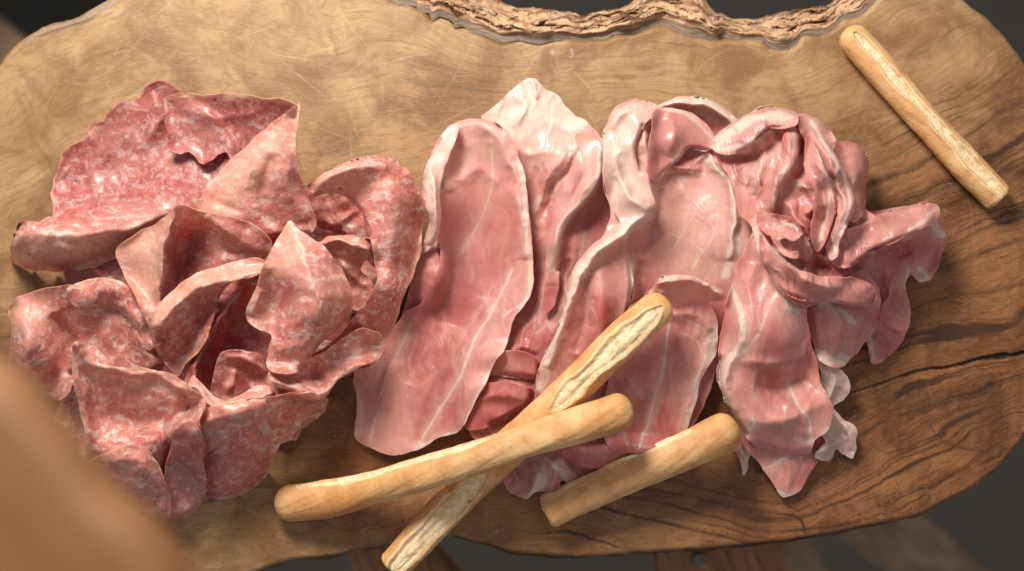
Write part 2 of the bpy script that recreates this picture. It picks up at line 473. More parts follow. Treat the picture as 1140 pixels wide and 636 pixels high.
adopt(tr, make_mesh('bolt', bolt_v + np.array([bx, by, 0]), bolt_f, M_BOLT.m))

# blurred wooden thing that rises close to the lens in the lower left corner
M_FG = mat_plain_wood('pale_wood', (0.20, 0.084, 0.030), (0.27, 0.128, 0.050), 0.6, 0.9)
fgo = spline([(-260, 340), (-60, 385), (10, 425), (62, 487), (105, 545), (150, 582), (195, 640), (240, 760), (100, 900), (-260, 900)], True, 12)
FGZ = 8.3
fg = make_mesh('wooden_paddle', *prism([Wl(a, b, FGZ) for a, b in fgo], FGZ - 0.5, FGZ, 0.22), M_FG)
tag(fg, 'blurred tan wooden paddle close to the lens in the lower left corner', 'paddle')
#SHEETS
# ------------------------------------------------------------------ draped sheets
# height buffer over the photograph's plane: every new slice settles on what already lies there
BX0, BY0, BS = -80, -80, 2.0
HB = np.zeros((400, 660))

def maxf(A, r):
    B = A.copy()
    for k in range(1, r + 1):
        B[k:] = np.maximum(B[k:], A[:-k]); B[:-k] = np.maximum(B[:-k], A[k:])
    C = B.copy()
    for k in range(1, r + 1):
        C[:, k:] = np.maximum(C[:, k:], B[:, :-k]); C[:, :-k] = np.maximum(C[:, :-k], B[:, k:])
    return C

def blur(A, s):
    r = int(s * 2.5) + 1; k = np.exp(-0.5 * (np.arange(-r, r + 1) / s) ** 2); k /= k.sum()
    P = np.pad(A, ((r, r), (0, 0)), 'edge'); B = sum(k[i] * P[i:i + A.shape[0]] for i in range(2 * r + 1))
    P = np.pad(B, ((0, 0), (r, r)), 'edge'); return sum(k[i] * P[:, i:i + A.shape[1]] for i in range(2 * r + 1))

def sample(A, x, y):
    u = np.clip((x - BX0) / BS, 0, A.shape[1] - 1.01); v = np.clip((y - BY0) / BS, 0, A.shape[0] - 1.01)
    i = u.astype(int); j = v.astype(int); fu = u - i; fv = v - j
    return (A[j, i] * (1 - fu) + A[j, i + 1] * fu) * (1 - fv) + (A[j + 1, i] * (1 - fu) + A[j + 1, i + 1] * fu) * fv

def smax(a, b, k=0.03):
    return b + k * np.logaddexp(0, (a - b) / k)

SEED = [11]
ZS = [1.0, 1.0, 0.01, 1.0, 0.0]      # height scale of the control points and of the creases
def patch(outline, H, step=2.0, ridges=(), folds=(), fat=(), fatarea=(), pale=(), deep=(), lit_tint=(), rims=(), noise=(0.05, 40), wr=(), gap=0.03,
          t=0.020, rag=1.2, lift=0.0, soft=4, extra=None, warp=3.0, under=True, crump=()):
    SEED[0] += 7; sd = SEED[0]
    O = spline(outline, True, 3.0)
    # ragged cut edge
    s = np.arange(len(O)) * 3.0
    d = np.roll(O, -1, 0) - np.roll(O, 1, 0); d /= np.linalg.norm(d, axis=1)[:, None] + 1e-9
    nr = np.stack([d[:, 1], -d[:, 0]], 1)
    O = O + nr * (fbm(s / 16.0, s * 0 + sd, sd, 4) * 2 * rag)[:, None]
    x0, y0 = np.floor(O.min(0) / step) * step - step; x1, y1 = O.max(0) + 2 * step
    gx = np.arange(x0, x1, step); gy = np.arange(y0, y1, step)
    X, Y = np.meshgrid(gx, gy)
    nx, ny = len(gx), len(gy)
    inn = inside(X, Y, O)
    cx = X[:-1, :-1] + step / 2; cy = Y[:-1, :-1] + step / 2
    cin = inside(cx, cy, O)
    idx = np.arange(nx * ny).reshape(ny, nx)
    keep = cin
    q = np.stack([idx[:-1, :-1][keep], idx[1:, :-1][keep], idx[1:, 1:][keep], idx[:-1, 1:][keep]], 1)
    used = np.unique(q); rm = np.full(nx * ny, -1); rm[used] = np.arange(len(used)); q = rm[q]
    px = X.ravel()[used].copy(); py = Y.ravel()[used].copy()
    # boundary edges
    E = np.vstack([q[:, [0, 1]], q[:, [1, 2]], q[:, [2, 3]], q[:, [3, 0]]])
    key = np.sort(E, 1); kk = key[:, 0] * len(px) + key[:, 1]
    uq, inv, cnt = np.unique(kk, return_inverse=True, return_counts=True)
    bE = E[cnt[inv] == 1]
    bv = np.unique(bE)
    _, nx_, ny_, _ = dist_line(px[bv], py[bv], O, True, True)
    px[bv] = nx_; py[bv] = ny_
    de = dist_line(px, py, O[::2], True)
    # --- height
    wx = px + warp * fbm(px / 22, py / 22, sd + 1, 3) * 2; wy = py + warp * fbm(px / 22, py / 22, sd + 2, 3) * 2
    z = rbf(H, px, py) * ZS[0]
    det = noise[0] * fbm(px / noise[1], py / noise[1], sd + 3, 2) * 2 * ZS[3]
    det = det + ZS[2] * fbm(px / 9, py / 9, sd + 4, 3) * 2
    for (ang, amp, lc, ll) in wr:
        a = math.radians(ang); u = wx * math.cos(a) + wy * math.sin(a); v = -wx * math.sin(a) + wy * math.cos(a)
        n_ = fbm(u / ll, v / lc, sd + 5, 3)
        det = det + amp * np.exp(-np.abs(n_) * 7) * (0.5 + 1.2 * (fbm(px / 45, py / 45, sd + 15, 2) + .4))
    for (cxx, cyy, rr, amp, wl) in crump:     # crumpled zone: ridged noise inside a round area
        wgt = np.exp(-(((px - cxx) ** 2 + (py - cyy) ** 2) / rr ** 2) ** 1.5)
        n_ = fbm(wx / wl, wy / wl, sd + 9, 2)
        n2 = fbm(wx / wl * 0.6 + 9, wy / wl * 0.6, sd + 19, 3)
        det = det + wgt * amp * ((1 - np.minimum(1, np.abs(n_) * 4)) + 0.8 * n2)
    for r in ridges:
        pts, amp, wd = r[:3]
        L = spline(pts, False, 6); dd, _, _, tt = dist_line(wx, wy, L, False, True)
        tap = np.sin(np.clip(tt, 0, 1) * math.pi) ** 0.5 if len(r) < 4 else 1.0
        det = det + ZS[1] * amp * tap * (0.45 * np.exp(-(dd / wd) ** 2) + 0.62 * np.exp(-(np.sqrt(dd * dd + 2.0) - 1.41) / (wd * .62)))
    if lift + ZS[4]:
        det = det + (lift + ZS[4]) * np.exp(-de / 9.0) * (0.6 + 1.2 * fbm(px / 30, py / 30, sd + 6, 2))
    base = sample(blur(maxf(HB, soft // 2), soft / 2.0 + 0.3), px, py) if under else np.zeros_like(px)
    raw = sample(maxf(HB, 1), px, py) if under else base
    zz = smax(z, base + gap, 0.06) + det - (det.min() * 0.35)
    for (pts, wd, drop) in folds:
        dd = dist_line(px, py, spline(pts, False, 4))
        u = np.clip(1 - dd / wd, 0, 1)
        zz = zz - drop * (1 - np.sqrt(np.clip(1 - u * u, 0, 1)))
    zz = smax(zz, np.maximum(base * 0.5 + raw * 0.5, raw * 0.9) + gap * 0.6, 0.015)
    # --- surface marks, also painted light and shade
    n = len(px)
    fa = np.zeros(n); halo = np.zeros(n)
    fx = px + (wx - px) * .4; fy = py + (wy - py) * .4
    for f in fat:
        pts, wd, st = f[:3]
        dd, _, _, tt = dist_line(fx, fy, spline(pts, False, 5), False, True)
        wl_ = wd * (0.8 + 0.9 * (fbm(tt * len(pts) * 2, tt * 0 + sd, sd + 8, 2) + 0.25))
        halo = np.maximum(halo, .6 * st * np.exp(-(dd / (wd * 2.6 + 3)) ** 2))
        fa = np.maximum(fa, st * (1 - sstep(wl_ * 0.35, wl_ * 1.25 + 0.6, dd)))
    def area(lst, soft_):
        v = np.zeros(n)
        for (poly, st) in lst:
            P_ = spline(poly, True, 6)
            i_ = inside(wx, wy, P_); dd = dist_line(wx, wy, P_, True)
            sdist = np.where(i_, dd, -dd)
            v = np.maximum(v, st * sstep(-soft_, soft_, sdist))
        return v
    fa = np.maximum(fa, area(fatarea, 6)); pl = np.maximum(area(pale, 18), halo); dp = area(deep, 14); ti = area(lit_tint, 14)
    ri = np.zeros(n)
    for (pts, wd) in rims:
        if pts == 'all': dd = de
        else: dd = dist_line(px, py, spline(pts, False, 4))
        ri = np.maximum(ri, 1 - sstep(wd * 0.6, wd * 1.2 + 0.4, dd + 1.4 * fbm(px / 10, py / 10, sd, 2)))
    x, y = W(px, py, zz)
    V = np.c_[x, y, zz]
    # smooth normals on the height sheet
    e1 = V[q[:, 2]] - V[q[:, 0]]; e2 = V[q[:, 3]] - V[q[:, 1]]
    fn = np.cross(e1, e2)
    N = np.zeros_like(V)
    if fn[:, 2].mean() < 0: fn = -fn; q = q[:, ::-1]; bE = bE[:, ::-1]
    fn = fn * (fn[:, 2] > 0)[:, None]
    for k in range(4): np.add.at(N, q[:, k], fn)
    N[:, 2] += 1e-9
    N /= np.linalg.norm(N, axis=1)[:, None] + 1e-12
    N[:, 2] = np.maximum(N[:, 2], 0.12); N /= np.linalg.norm(N, axis=1)[:, None]
    Vb = V - N * t * np.array([.4, .4, 1.0])
    if extra is not None: pass
    # register in the buffer
    iu = np.clip(np.round((px - BX0) / BS).astype(int), 0, HB.shape[1] - 1); iv = np.clip(np.round((py - BY0) / BS).astype(int), 0, HB.shape[0] - 1)
    np.maximum.at(HB, (iv, iu), zz)
    co = np.c_[px / 100.0 + 0.37 * (sd % 13), py / 100.0, zz * 0.9 + sd]
    nt = len(V)
    bvx = np.unique(bE); bm = np.full(nt, -1); bm[bvx] = np.arange(len(bvx)); nb = len(bvx)
    ed = V[bE[:, 1]] - V[bE[:, 0]]; on = np.c_[ed[:, 1], -ed[:, 0], ed[:, 2] * 0]; on /= np.linalg.norm(on, axis=1)[:, None] + 1e-9
    ON = np.zeros((nb, 3)); np.add.at(ON, bm[bE[:, 0]], on); np.add.at(ON, bm[bE[:, 1]], on)
    ON /= np.linalg.norm(ON, axis=1)[:, None] + 1e-9; ONt = ON + [0, 0, .9]; ONt /= np.linalg.norm(ONt, axis=1)[:, None]
    sideq = np.stack([bm[bE[:, 1]], bm[bE[:, 0]], bm[bE[:, 0]] + nb, bm[bE[:, 1]] + nb], 1) + 2 * nt
    allV = np.vstack([V, Vb, V[bvx], Vb[bvx]]); allN = np.vstack([N, -N, ONt, ON])
    F = [q, q[:, ::-1] + nt, sideq]
    A2 = lambda a: np.concatenate([a, a, a[bvx], a[bvx]])
    at = dict(fat=A2(fa), pale=A2(pl), deep=A2(dp), lit_tint=A2(ti), rim=A2(ri), co=np.vstack([co, co, co[bvx], co[bvx]]))
    return dict(V=allV, N=allN, F=F, at=at, nt=nt)

def comps(F, nv):
    lab = np.arange(nv); 
    while True:
        m = lab[F].min(1); new = lab.copy()
        np.minimum.at(new, F.ravel(), np.repeat(m, F.shape[1]))
        new = new[new]
        if (new == lab).all(): break
        lab = new
    return lab[F[:, 0]]

def split_parts(F, m, nv, least):
    """faces of mask m as connected pieces; pieces under `least` faces go back to the body"""
    idx = np.nonzero(m)[0]; out = []; m = m.copy()
    if len(idx):
        c = comps(F[idx], nv)
        for k in np.unique(c):
            sel = idx[c == k]
            if len(sel) < least: m[sel] = False
            else: out.append(sel)
    return m, out

def build_slice(name, patches, mat, partname=None, partattr='rim', thr=0.5, side=True):
    """joins the folds of one slice; the faces of its rim go to a child mesh of their own"""
    Vs, Ns, Fq, off = [], [], [], 0
    at = {k: [] for k in ('fat', 'pale', 'deep', 'lit_tint', 'rim', 'co')}
    for p in patches:
        Vs.append(p['V']); Ns.append(p['N'])
        for f in p['F']: Fq.append(f + off)
        for k in at: at[k].append(p['at'][k])
        off += len(p['V'])
    V = np.vstack(Vs); N = np.vstack(Ns); F = np.vstack(Fq); at = {k: (np.vstack(v) if k == 'co' else np.concatenate(v)) for k, v in at.items()}
    if partname:
        m = at[partattr][F].mean(1) > thr
        m, pieces = split_parts(F, m, len(V), 260)
        if pieces and (~m).sum() > 30:
            o = make_mesh(name, V, [F[~m]], mat, None, at, N)
            for pc in pieces: make_mesh(partname, V, [F[pc]], mat, o, at, N)
            return o
    return make_mesh(name, V, [F], mat, None, at, N)
#BOARD
# ------------------------------------------------------------------ olive wood board
inner = [(425, -14), (438, 2), (463, 5), (465, 12), (477, 12), (481, 21), (489, 16), (504, 22), (506, 29), (515, 27), (525, 34), (538, 37), (559, 46), (576, 43), (599, 47), (620, 43), (643, 43), (655, 42), (673, 42), (685, 36), (706, 35), (730, 27), (742, 27), (759, 36), (774, 40), (798, 44), (803, 39), (816, 42), (849, 44), (858, 52), (873, 54), (885, 49), (894, 37), (918, 37), (927, 31), (936, 21), (956, 18), (965, 9), (974, 0), (985, -14)]
outer = [(415, -50), (450, -30), (500, -18), (540, -4), (560, 3), (576, 6), (609, 7), (630, 10), (645, 18), (652, 18), (670, 13), (694, 6), (703, 1), (720, -8), (760, -14), (780, -8), (790, 8), (804, 15), (825, 22), (849, 18), (876, 15), (900, 9), (920, 4), (930, 0), (950, -12), (975, -34)]
board_out = [(-70, 200), (-50, 130), (0, 66), (20, 45), (50, 28), (85, 19), (100, 10), (118, 0), (150, -22), (230, -50), (330, -50), (400, -30)] + inner + \
    [(1010, -40), (1050, -20), (1075, 0), (1100, 19), (1118, 38), (1137, 62), (1170, 110), (1190, 200), (1195, 300), (1180, 400), (1150, 475), (1116, 520), (1092, 540), (1061, 557), (1026, 575), (969, 588), (903, 601), (815, 611), (728, 617), (640, 622), (580, 619), (538, 607), (510, 599), (494, 597), (470, 600), (432, 609), (400, 614), (382, 618), (365, 623), (323, 626), (294, 636), (230, 655), (100, 640), (0, 560), (-60, 430)]

def board():
    step = 1.5
    O = spline(board_out, True, 2.5)
    s = np.arange(len(O)) * 2.5
    d = np.roll(O, -1, 0) - np.roll(O, 1, 0); d /= np.linalg.norm(d, axis=1)[:, None] + 1e-9
    O = O + np.stack([d[:, 1], -d[:, 0]], 1) * (fbm(s / 20, s * 0, 5, 3) * 2.0)[:, None]
    gx = np.arange(-84, 1204, step); gy = np.arange(-60, 664, step)
    X, Y = np.meshgrid(gx, gy); nx, ny = len(gx), len(gy)
    keep = inside(X[:-1, :-1] + step / 2, Y[:-1, :-1] + step / 2, O)
    idx = np.arange(nx * ny).reshape(ny, nx)
    q = np.stack([idx[:-1, :-1][keep], idx[1:, :-1][keep], idx[1:, 1:][keep], idx[:-1, 1:][keep]], 1)
    used = np.unique(q); rm = np.full(nx * ny, -1); rm[used] = np.arange(len(used)); q = rm[q]
    px = X.ravel()[used].copy(); py = Y.ravel()[used].copy()
    E = np.vstack([q[:, [0, 1]], q[:, [1, 2]], q[:, [2, 3]], q[:, [3, 0]]])
    key = np.sort(E, 1); kk = key[:, 0] * len(px) + key[:, 1]
    uq, inv, cnt = np.unique(kk, return_inverse=True, return_counts=True)
    bE = E[cnt[inv] == 1]; bv = np.unique(bE)
    _, a_, b_, _ = dist_line(px[bv], py[bv], O, True, True); px[bv] = a_; py[bv] = b_
    Oc = O[::4]
    de = dist_line(px, py, Oc, True)
    z = -0.07 * np.clip(1 - de / 7, 0, 1) ** 2 + 0.012 * fbm(px / 150, py / 150, 3, 3)
    # growth rings
    R = []
    def ring(v, pts):
        for p in spline(pts, False, 45): R.append((p[0], p[1], v))
    ring(0, [(-50, 60), (60, 0), (200, -40), (450, 0), (520, 40), (600, 48), (700, 36), (740, 28), (860, 52), (960, 15), (1080, -40)])
    ring(1, [(0, 150), (60, 100), (200, 60), (330, 85), (450, 75), (560, 90), (640, 85), (760, 75), (880, 98), (960, 70), (1040, 30), (1140, -20)])
    ring(2, [(0, 230), (60, 185), (150, 150), (330, 150), (450, 140), (640, 125), (760, 118), (880, 150), (960, 140), (1040, 90), (1140, 30)])
    ring(3.2, [(860, 240), (960, 215), (1050, 175), (1140, 125)])
    ring(4.2, [(870, 290), (960, 262), (1060, 228), (1140, 190)])
    ring(5.2, [(960, 320), (1060, 285), (1140, 258)])
    ring(6.5, [(850, 460), (950, 437), (1040, 412), (1140, 393)])
    ring(8, [(620, 540), (700, 545), (800, 565), (890, 575), (1000, 520), (1140, 450)])
    ring(9, [(640, 568), (740, 586), (860, 604), (980, 575), (1140, 490)])
    ring(8, [(150, 560), (230, 548), (300, 542), (400, 535), (520, 545)])
    ring(9, [(180, 620), (300, 600), (400, 590), (500, 570), (580, 575)])
    ring(5, [(-40, 400), (100, 400), (300, 400), (500, 400), (700, 400)])
    wx = px + 9 * fbm(px / 90, py / 60, 31, 4) * 2; wy = py + 8 * fbm(px / 80, py / 50, 32, 4) * 2
    cg = 12.0
    GX, GY = np.meshgrid(np.arange(-150, 1290, cg), np.arange(-150, 770, cg))
    ph_g = rbf(R, GX, GY, 0.02)
    def bil(A, x, y):
        u = np.clip((x + 150) / cg, 0, A.shape[1] - 1.01); v = np.clip((y + 150) / cg, 0, A.shape[0] - 1.01)
        i = u.astype(int); j = v.astype(int); fu = u - i; fv = v - j
        return (A[j, i] * (1 - fu) + A[j, i + 1] * fu) * (1 - fv) + (A[j + 1, i] * (1 - fu) + A[j + 1, i + 1] * fu) * fv
    ph = bil(ph_g, wx, wy)
    T = [(0, 100, 0.0), (200, 60, 0.0), (450, 50, 0.0), (620, 90, .2), (800, 80, .12), (900, 90, .15), (1000, 40, .10), (1100, 90, .35), (1000, 160, .5), (1140, 200, .8), (960, 260, .9), (1100, 300, 1.0), (1000, 420, 1.0), (1140, 480, 1.0), (900, 560, .95), (700, 590, .7), (600, 600, .55), (480, 575, .4), (380, 500, .85), (420, 540, .85), (300, 610, .1), (230, 600, 0.0), (20, 330, .5), (400, 120, .12), (340, 180, .3), (20, 230, .25), (700, 300, .6), (200, 400, .5)]
    tone = np.clip(-.03 + 1.15 * bil(np.clip(rbf(T, GX, GY, 0.05), 0, 1), px, py) + 0.35 * fbm(wx / 90, wy / 90, 41, 4), 0, 1)
    # grain lines: thin dark bands of the ring phase
    g1 = fbm(ph * 3.1, px / 900, 51, 3); g2 = fbm(ph * 8.0, px / 500, 52, 2)
    line = np.clip(1 - np.abs(g1) / 0.085, 0, 1) ** 1.2 * 1.0 + np.clip(1 - np.abs(g2) / 0.06, 0, 1) ** 1.5 * 0.45
    amp = 0.24 + 1.5 * sstep(880, 1040, px) * sstep(90, 200, py + (px - 1000) * 0.4) + 0.55 * sstep(560, 700, px) * sstep(500, 560, py)
    amp = amp * (0.35 + 1.3 * (fbm(px / 70, py / 40, 53, 3) + 0.5))
    grain = np.clip(line * amp, 0, 1)
    ex = [([(955, 209), (985, 200), (1010, 188), (1060, 165), (1110, 130), (1150, 108)], 4, .75), ([(1000, 232), (1060, 205), (1110, 175), (1150, 148)], 3, .55),
          ([(965, 262), (1020, 240), (1060, 228), (1110, 196), (1150, 180)], 3.4, .6), ([(985, 312), (1040, 300), (1090, 285), (1150, 262)], 3.2, .6), ([(1040, 205), (1080, 180), (1100, 150), (1150, 128)], 7, .4),
          ([(1000, 350), (1060, 330), (1100, 325), (1150, 312)], 2.2, .5), ([(1010, 375), (1070, 362), (1150, 350)], 1.8, .4),
          ([(655, 560), (700, 572), (760, 588), (820, 602), (860, 606), (920, 596), (985, 585)], 2.2, .9), ([(690, 548), (740, 560), (800, 578), (850, 590), (900, 589), (960, 582)], 1.8, .75),
          ([(700, 540), (760, 552), (820, 566), (880, 573), (893, 580), (897, 592)], 1.8, .8), ([(720, 530), (780, 545), (830, 556), (870, 560), (890, 568)], 1.4, .55),
          ([(120, 590), (170, 565), (205, 552), (260, 545), (330, 541), (400, 533), (470, 515)], 2.4, .8), ([(220, 560), (262, 552), (270, 562), (280, 552), (330, 547)], 2.0, .5), ([(262, 553), (264, 575)], 2.5, .6),
          ([(1030, 470), (1045, 490), (1070, 500), (1110, 505), (1150, 495)], 1.6, .6), ([(960, 490), (985, 505), (1010, 500), (1035, 515), (1020, 540), (990, 560)], 1.4, .5), ([(950, 560), (1020, 545), (1070, 525), (1100, 505)], 1.6, .5),
          ([(20, 250), (45, 235), (60, 210), (55, 180), (40, 160)], 2.2, .25), ([(30, 130), (90, 70), (180, 45)], 2.5, .2), ([(150, 50), (190, 70), (220, 60), (250, 75)], 4, .2),
          ([(240, 60), (290, 85), (350, 95)], 3, .2), ([(605, 90), (612, 60), (618, 100), (630, 120)], 8, .22), ([(640, 60), (650, 100), (640, 130)], 9, .2), ([(395, 70), (425, 85), (440, 110), (420, 130)], 6, .25)]
    for pts, wd, st in ex:
        dd = dist_line(px + (wx - px) * .35, py + (wy - py) * .35, spline(pts, False, 8))
        grain = np.maximum(grain, st * np.exp(-(dd / wd) ** 2) * (0.55 + 0.9 * (fbm(px / 25, py / 25, 57, 3) + .5)))
    cr = spline([(1155, 391), (1140, 393), (1110, 397), (1085, 401), (1060, 408), (1035, 411), (1000, 420), (970, 431), (948, 437)], False, 5)
    dd, _, _, tt = dist_line(px, py + 1.6 * fbm(px / 22, py / 22, 61, 3), cr, False, True)
    cw = 1.9 * (1 - 0.75 * tt) * (0.8 + 1.0 * (fbm(px / 18, px * 0, 62, 2) + .3))
    dark = (1 - sstep(cw * .6, cw * 1.3 + .5, dd)) * (0.55 + 0.45 * (1 - tt))
    z = z - 0.05 * dark
    dd2 = dist_line(px, py, [(900, 604), (815, 614), (728, 620), (640, 625), (580, 622), (538, 610), (494, 600), (470, 603), (432, 612), (382, 621), (323, 629), (294, 639)])
    dark = np.maximum(dark, 0.75 * (1 - sstep(2, 7, dd2 + 3 * fbm(px / 12, py / 12, 63, 2))))
    # weathered edge along the top left
    tl = dist_line(px, py, spline([(-30, 100), (0, 66), (20, 45), (50, 28), (85, 19), (118, 0), (150, -22), (230, -50)], False, 4))
    grey = 0.85 * (1 - sstep(5, 11, tl + 4 * fbm(px / 20, py / 20, 64, 3))) * sstep(1.2, 3.0, tl)
    grey *= sstep(20, 40, px) * (1 - sstep(125, 160, px)) * .8 + .2
    dark = np.maximum(dark, 0.5 * np.exp(-((tl - 10 - 5 * fbm(px / 25, py / 25, 65, 2)) / 1.6) ** 2) * sstep(30, 50, px) * (1 - sstep(95, 120, px)))
    # knife marks
    rng = np.random.RandomState(4); scr = np.zeros(len(px))
    for k in range(230):
        u = rng.rand()
        if u < .55: cx_, cy_ = rng.uniform(90, 520), rng.uniform(-5, 230)
        elif u < .8: cx_, cy_ = rng.uniform(430, 1000), rng.uniform(40, 300)
        else: cx_, cy_ = rng.uniform(150, 1100), rng.uniform(20, 600)
        a = rng.choice([0.45, 0.9, -0.35, 1.45, 2.5, -0.75]) + rng.normal(0, .18); L = rng.uniform(8, 75) * (1.5 if rng.rand() < .1 else 1)
        st = rng.uniform(.05, .33) * (1.6 if rng.rand() < .12 else 1)
        m = (np.abs(px - cx_) < L + 3) & (np.abs(py - cy_) < L + 3)
        if not m.any(): continue
        bend = rng.normal(0, .03) * L
        P = [(cx_ - math.cos(a) * L / 2, cy_ - math.sin(a) * L / 2), (cx_ - math.sin(a) * bend, cy_ + math.cos(a) * bend), (cx_ + math.cos(a) * L / 2, cy_ + math.sin(a) * L / 2)]
        dd, _, _, tt = dist_line(px[m], py[m], spline(P, False, L / 6), False, True)
        scr[m] = np.maximum(scr[m], st * np.exp(-(dd / 0.85) ** 2) * np.sin(np.clip(tt, 0.02, .98) * math.pi) ** .5)
    for cx_, cy_, r_ in ((615, 58, 1.8), (636, 56, 1.2), (637, 60, 1.0), (635, 63, .9), (958, 181, 1.2)):
        scr = np.maximum(scr, 0.95 * np.exp(-(((px - cx_) ** 2 + (py - cy_) ** 2) / (r_ * 1.5) ** 2)))
    x, y = W(px, py, 0.0)
    V = np.c_[x, y, z]
    e1 = V[q[:, 2]] - V[q[:, 0]]; e2 = V[q[:, 3]] - V[q[:, 1]]; fn = np.cross(e1, e2)
    if fn[:, 2].mean() < 0: q = q[:, ::-1]; bE = bE[:, ::-1]
    nt = len(V)
    bi = np.full(nt, -1); bi[bv] = np.arange(len(bv))
    rows = [bE]; allV = [V]; cur = V[bv]
    Vx = V[bv].copy()
    c0 = V.mean(0)
    off = nt; prev = None; FF = [q]
    levels = [(0.05, 0.02), (0.2, 0.03), (0.4, -0.02), (0.52, -0.12), (0.56, -0.6)]
    outd = (Vx - c0)[:, :2]; outd /= np.linalg.norm(outd, axis=1)[:, None]
    ring_idx = [bv]
    for dz, dx in levels:
        L = Vx.copy(); L[:, :2] += outd * dx; L[:, 2] -= dz
        allV.append(L); ring_idx.append(np.arange(off, off + len(bv))); off += len(bv)
    for k in range(len(levels)):
        A = ring_idx[k][bi[bE[:, 0]]]; B = ring_idx[k][bi[bE[:, 1]]]; C = ring_idx[k + 1][bi[bE[:, 1]]]; D = ring_idx[k + 1][bi[bE[:, 0]]]
        FF.append(np.stack([B, A, D, C], 1))
    VV = np.vstack(allV); ns = len(VV) - nt
    # underside
    cc = np.array([[c0[0], c0[1], -0.56]]); last = ring_idx[-1]
    Fb = np.stack([last[bi[bE[:, 1]]], last[bi[bE[:, 0]]], np.full(len(bE), len(VV))], 1)
    VV = np.vstack([VV, cc])
    ext = lambda a, v: np.concatenate([a] + [a[bv] * 0 + (a[bv] if v is None else v) for _ in levels] + [[0 if v is None else v]])
    co = np.c_[px / 100, py / 100, z]
    coe = np.vstack([co] + [np.c_[co[bv][:, :2], co[bv][:, 2] - dz] for dz, _ in levels] + [[[0, 0, 0]]])
    at = dict(co=coe, grain=ext(grain, None), tone=ext(tone, None), dark=ext(dark, None), scratch=ext(scr, 0.0), phase=ext(ph, None), grey=ext(grey, None))
    o = make_mesh('cutting_board', VV, [np.vstack(FF), Fb], M_WOOD, None, at)
    tag(o, 'thick olive wood cutting board with knife marks and a rough bark edge', 'cutting board')
    return o
BOARD = board()

def bark():
    n = 620; m = 46
    Li = spline(inner, False, 1.0); Lo = spline(outer, False, 1.0)
    def res(L, n):
        s = np.concatenate([[0], np.cumsum(np.linalg.norm(np.diff(L, axis=0), axis=1))]); t = np.linspace(0, s[-1], n)
        return np.c_[np.interp(t, s, L[:, 0]), np.interp(t, s, L[:, 1])]
    A = res(Li, n); 
    xs = np.linspace(410, 985, n); B = res(Lo, n)
    # match by x so the strip does not shear
    Bx = np.interp(A[:, 0], B[:, 0], B[:, 0]); By = np.interp(A[:, 0] , B[:, 0], B[:, 1])
    k = np.ones(25) / 25
    sm = lambda a: np.convolve(np.pad(a, 12, 'edge'), k, 'valid')
    Bx = sm(Bx) * .6 + Bx * .4
    u = np.linspace(0, 1, m)[:, None]
    PX = A[:, 0][None] * (1 - u) + Bx[None] * u; PY = (A[:, 1][None] + 3.0) * (1 - u) + By[None] * u
    s = np.cumsum(np.r_[0, np.linalg.norm(np.diff(A, axis=0), axis=1)])[None] * np.ones((m, 1))
    prof = -0.045 - 0.5 * sstep(.25, 1.15, u) * 1.2
    wu = u * 6 + 1.2 * fbm(s / 30, u * 3, 71, 3)
    rdg = np.abs(fbm(s / 75, wu * 1.2, 72, 4))
    crack = np.clip(1 - rdg / 0.07, 0, 1) * sstep(.25, .42, u)
    rough = 0.17 * fbm(s / 55, u * 5, 73, 3) + 0.07 * fbm(s / 14, u * 9, 74, 3)
    z = prof + sstep(.15, .45, u) * (rough - 0.12 * crack + 0.06) 
    # knobs
    for kx, ku, kr, ka in ((797, .55, 10, .2), (775, .5, 14, .15), (600, .7, 30, .12), (500, .6, 22, .14), (870, .5, 14, .1), (700, .5, 18, .1)):
        z = z + ka * np.exp(-((PX - kx) ** 2 + ((u - ku) * 40) ** 2) / kr ** 2)
    PX = PX + sstep(.2, .6, u) * 2 * fbm(s / 14, u * 4, 76, 3); PY = PY + sstep(.3, .8, u) * 8 * fbm(s / 30, u * 2, 77, 4)
    x, y = W(PX, PY, z)
    V = np.stack([x, y, z], 2).reshape(-1, 3)
    Vw = V.reshape(m, n, 3)
    low = Vw[-1].copy(); low[:, 2] = -0.8; low[:, 1] -= 0.15
    V = np.vstack([V, low, np.c_[Vw[0][:, 0], Vw[0][:, 1] - .1, np.full(n, -0.8)]])
    idx = np.arange((m + 1) * n).reshape(m + 1, n)
    q = np.stack([idx[:-1, :-1].ravel(), idx[:-1, 1:].ravel(), idx[1:, 1:].ravel(), idx[1:, :-1].ravel()], 1)
    ac = np.concatenate([(u * np.ones((1, n))).ravel(), np.ones(n), np.ones(n)])
    ck = np.concatenate([crack.ravel(), np.zeros(2 * n)])
    co = np.c_[np.concatenate([s.ravel() / 100, s[0] / 100, s[0] / 100]), ac * 0.45, V[:, 2] * .5]
    o = make_mesh('bark', V, [q], M_BARK, BOARD, dict(co=co, across=ac, crack=ck))
    return o
bark()
ZS[:] = [0.78, 0.80, 0.002, 0.6, 0.02]
# ------------------------------------------------------------------ cured ham slices
def ham(patches, label, group='thin cured ham slices'):
    o = build_slice('ham_slice', patches, M_HAM, 'fat_rim', 'fat', 0.62)
    return tag(o, label, 'ham slice', group)

